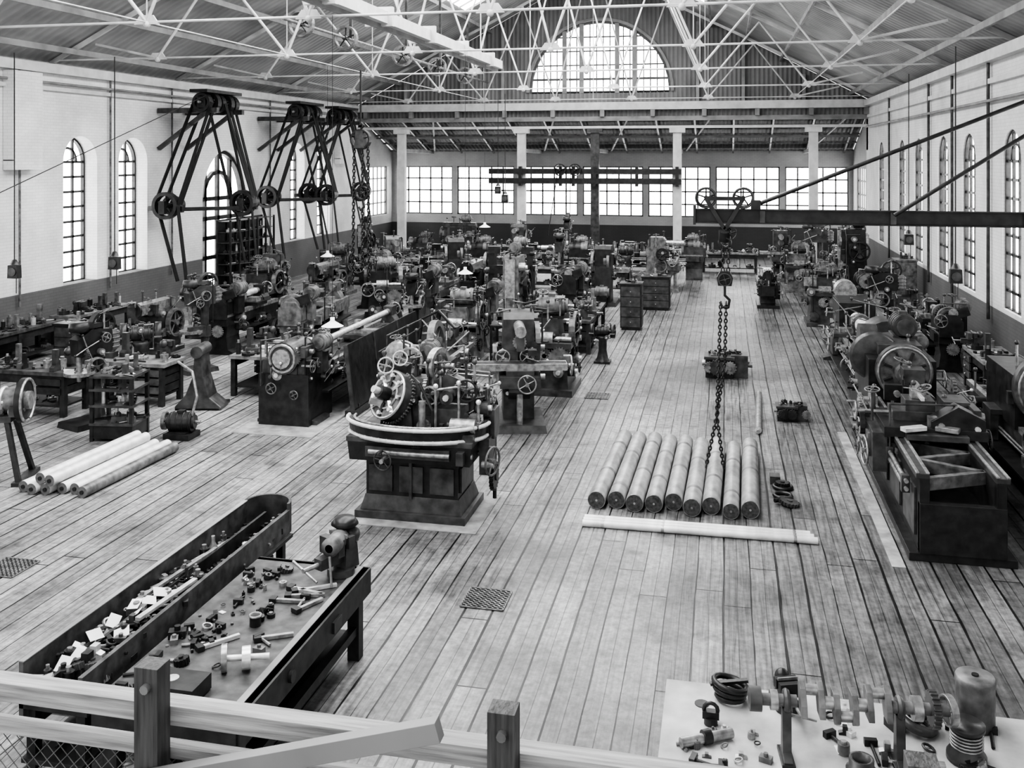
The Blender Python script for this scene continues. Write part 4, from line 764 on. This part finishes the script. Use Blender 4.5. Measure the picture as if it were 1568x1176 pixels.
# ------------------------------------------------------------------ countershafts at left wall
def drive(yc,nl=5):
    b=B(); zu=6.55; zl=3.5; xu=-15.9; XW=XL+.05
    for dy in(-.8,.8):
        b.beam((XW,yc+dy,zu-.1),(xu+.5,yc+dy,zu-.1),.16,.16,IRON2); b.beam((XW,yc+dy,zu-1.3),(xu+.1,yc+dy,zu-.15),.12,.12,IRON2); b.box((xu,yc+dy,zu+.1),(.2,.14,.4),IRON)
    b.cyl((xu,yc-1.1,zu+.15),(xu,yc+1.1,zu+.15),.04,STEEL)
    for i in range(nl): b.wheel((xu,yc-.85+1.7*i/(nl-1),zu+.15),(0,1,0),.3+.06*(i%2),.22,IRON,5,IRON,.3)
    b.box((xu,yc,zu+.5),(.6,2.2,.1),IRON); b.box((xu,yc,zu+.15),(.3,1.9,.35),IRON)
    lows=[(-16.7,yc-1.3),(-15.3,yc+.9)]
    for (lx,ly) in lows:
        b.cyl((lx,ly-.5,zl),(lx,ly+.5,zl),.045,STEEL); b.wheel((lx,ly-.3,zl),(0,1,0),.42,.24,IRON,5,IRON,.25); b.wheel((lx,ly+.05,zl),(0,1,0),.3,.22,IRON,5,IRON2,.3); b.wheel((lx,ly+.35,zl),(0,1,0),.22,.2,IRON,5,IRON2,.4)
        b.box((lx,ly-.5,zl-.05),(.2,.12,.4),IRON); b.box((lx,ly+.5,zl-.05),(.2,.12,.4),IRON)
    b.beam((XW,yc-1.3,zl-.1),(-16.3,yc-1.3,zl-.1),.14,.14,IRON); b.beam((-16.7,yc-.8,zl-.15),(-15.3,yc+.4,zl-.15),.1,.12,IRON); b.beam((-15.3,yc+.4,zl-.15),(-15.3,yc+1.4,zl-.15),.1,.12,IRON)
    for k,(ty,lo,ly,s) in enumerate([(-.85,0,-.3,.4),(-.85,0,-.3,-.4),(-.42,0,.05,.28),(-.42,0,.05,-.28),(0,1,-.3,.4),(0,1,-.3,-.4),(.42,1,.05,.28),(.85,1,.35,-.2),(.85,1,.35,.2)]):
        lx,lyy=lows[lo]; b.beam((xu+s*.75,yc+ty,zu+.15),(lx+s,lyy+ly,zl),.14,.03,BELT)
    b.beam((-16.7-.3,yc-1.6,zl),(-16.3,yc-1.6,1.2),.16,.03,BELT); b.beam((-16.7+.4,yc-1.6,zl),(-16.0,yc-1.6,1.2),.16,.03,BELT)
    b.beam((-15.0,yc+.6,zl),(-14.6,yc+.2,1.6),.12,.03,BELT); b.beam((-15.6,yc+.6,zl),(-15.0,yc+.2,1.6),.12,.03,BELT)
    b.done('countershaft_drive')
drive(28.2); drive(34.9); drive(38.6)
b=B(); b.bx(-10.8,-1.9,YG-.55,YG-.4,4.2,4.45,IRON); b.bx(-10.8,-1.9,YG-.55,YG-.4,3.75,4.0,IRON)
for x in(-9.3,-7.4,-6.8,-5.84,-3.9,-2.1): b.box((x,YG-.46,4.1),(.14,.2,.9),IRON)
b.wheel((-7.4,YG-.7,4.4),(0,1,0),.28,.15,IRON,5);b.wheel((-6.7,YG-.7,4.4),(0,1,0),.28,.15,IRON,5); b.cyl((-7.4,YG-.7,4.4),(-7.4,YG-.4,4.4),.04,IRON);b.cyl((-6.7,YG-.7,4.4),(-6.7,YG-.4,4.4),.04,IRON)
b.beam((-7.5,YG-.7,4.3),(-7.9,YG-1,1.4),.1,.02,BELT); b.beam((-6.9,YG-.7,4.3),(-6.9,YG-1,1.4),.1,.02,BELT)
b.done('overhead_rail')
for x,y,z in((-8,32,2.6),(-6.9,16.3,1.95),(-6.3,23.2,2.1),(-10.9,25.4,2.2)):
    b=B(); b.rev((0,0,0),(0,0,1),[(.2,0),(.08,.07),(.04,.1),(.04,.16),(0,.16)],SHADE,20); b.ball((0,0,.02),.04,SHADE,10); b.cyl((0,0,.14),(0,0,7.55-z),.005,IRON,n=5); b.done('pendant_lamp',(x,y,z))
for x,y,z in((-16.0,19.3,2.35),(-14.3,20.6,2.45),(-8.2,36,3.4),(-9.3,39.5,3.6),(4.9,22.6,2.4),(5.2,29.8,2.6)):
    b=B(); b.box((0,0,0),(.26,.16,.3),IRON,tx=.9); b.cyl((0,-.1,0),(0,.1,0),.1,IRON2); b.rev((0,0,.17),(0,0,1),[(.1,0),(.05,.1),(0,.12)],IRON2,12); b.cyl((0,0,.2),(0,0,7.4-z),.014,IRON,n=5); b.cyl((.05,0,-.15),(.05,0,-.5),.01,IRON,n=5); b.done('hanging_switch_box',(x,y,z))
b=B(); b.prism([(-.45,0),(.47,0),(.47,.06),(.24,.25),(.12,.65),(.07,1.2),(-.05,1.2),(-.1,.65),(-.24,.3),(-.45,.07)],(0,0,0),(1,0,0),(0,0,1),.5,IRON2); b.cyl((0,-.3,1.15),(0,.3,1.15),.12,IRON2); b.box((0,.1,.03),(.9,.7,.06),IRON); b.done('flared_machine_stand',(-10.2,17.5,0),R(12),.02)
b=B()
for s in(-1,1):
    for t in(-1,1): b.beam((s*.2,t*.16,.95),(s*.42,t*.3,.02),.09,.07,IRON)
    b.box((s*.42,0,.03),(.16,.8,.06),IRON)
b.box((0,0,.98),(.55,.45,.1),IRON2); b.cyl((-.45,0,1.22),(.35,0,1.22),.2,IRON3,n=22); b.cyl((.35,0,1.22),(.43,0,1.22),.34,IRON,n=28); b.ring((.44,0,1.22),(1,0,0),.32,.025,STEEL,26); b.cyl((.43,0,1.22),(.5,0,1.22),.14,STEEL); b.box((-.1,0,1.08),(.5,.3,.12),IRON2); b.ring((.1,0,1.22),(1,0,0),.2,.03,BRIGHT,22)
b.cyl((-.5,0,1.22),(-.45,0,1.22),.28,IRON3,n=20); b.beam((-.3,-.2,.9),(-.55,-.55,.1),.05,.05,IRON); busy(b,-.3,.3,-.2,.2,.9,1.2,7,601,.7); b.done('belt_sanding_machine',(-11.0,12.9,0),R(20),.006)
b=B()
for x in(-.36,.36):
    for y in(-.3,.3): b.bx(x-.03,x+.03,y-.03,y+.03,0,1.15,IRON)
for z in(.3,.62,.9,1.13): b.bx(-.4,.4,-.34,.34,z-.02,z+.02,IRON2); clutter(b,-.3,.3,-.25,.25,z+.02,14,int(z*30),1.2,.25)
b.bx(-.38,.38,-.32,.32,.05,.3,IRON); b.done('parts_trolley',(-10.55,15.35,0),R(8))
b=B(); b.box((0,0,.05),(.5,.4,.1),IRON); motor(b,(0,0,.28),(1,.2,0),.4,.17,IRON); b.tube([(.2,0,.4),(.3,0,.75),(.15,.1,1.15),(-.2,.2,1.3)],.025,STEEL); b.wheel((-.33,0,.28),(1,.2,0),.16,.06,IRON3,4); b.done('coolant_pump',(-9.45,15.55,0))
put('drill1',-11.6,15.9,-20,1.05); put('grind0',-12.6,19.1,30)
b=bench(6.0,1.1,.9,130,99,2,True,0,WOODD,1.7); b.done('cluttered_workbench',(-16.2,14.6,0))
# ------------------------------------------------------------------ gallery rail in foreground
b=B(); b.bx(-4.5,2.5,-2.0,1.98,2.92,3.0,WOODD)
for x in(-4.3,2.3): b.bx(x-.08,x+.08,1.7,1.86,0,2.92,WOODD); b.bx(x-.08,x+.08,-1.9,-1.74,0,2.92,WOODD)
b.bx(-4.5,2.5,1.8,1.95,2.7,2.92,WOODD); b.done('viewing_platform')
b=B(); yr=1.9
for x in(-3.55,-2.77,-1.99,-1.21,-.43,.35,1.13,1.91):
    b.bx(x-.028,x+.028,yr-.05,yr+.0,3.0,3.905,RAILP); b.cyl((x+.003,yr-.05,3.865),(x+.003,yr-.062,3.865),.01,STEEL,n=10)
b.bx(-4.3,2.3,yr+.001,yr+.05,3.758,3.80,WOODL); b.bx(-4.3,2.3,yr+.002,yr+.035,3.685,3.71,WOODL); b.bx(-4.3,2.3,yr+.001,yr+.04,3.08,3.14,WOODL)
b.beam((-1.25,yr-.068,3.66),(-.55,yr-.068,3.87),.03,.04,GREYP)
x=-4.3
while x<2.2:
    b.cyl((x,yr+.02,3.1),(x+.58,yr+.02,3.69),.0014,IRON3,n=4); b.cyl((x+.58,yr+.022,3.1),(x,yr+.022,3.69),.0014,IRON3,n=4); x+=.035
b.done('gallery_railing',(0,0,0),0,.003)
# ------------------------------------------------------------------ light
w=bpy.data.worlds.new('overcast_sky'); scene.world=w; w.use_nodes=True
w.node_tree.nodes['Background'].inputs[0].default_value=(.9,.9,.9,1); w.node_tree.nodes['Background'].inputs[1].default_value=1.3
# ------------------------------------------------------------------ camera
cam=bpy.data.cameras.new('camera'); co=bpy.data.objects.new('camera',cam); scene.collection.objects.link(co); scene.camera=co
cam.sensor_width=36; cam.lens=36*1480/1568; cam.shift_y=-348/1568; cam.clip_start=.05; cam.clip_end=200
co.location=(0,0,5); co.rotation_euler=(R(90),0,R(12.42))
scene.view_settings.view_transform='AgX'
try: scene.view_settings.look='AgX - High Contrast'
except Exception: pass
scene.view_settings.exposure=.55
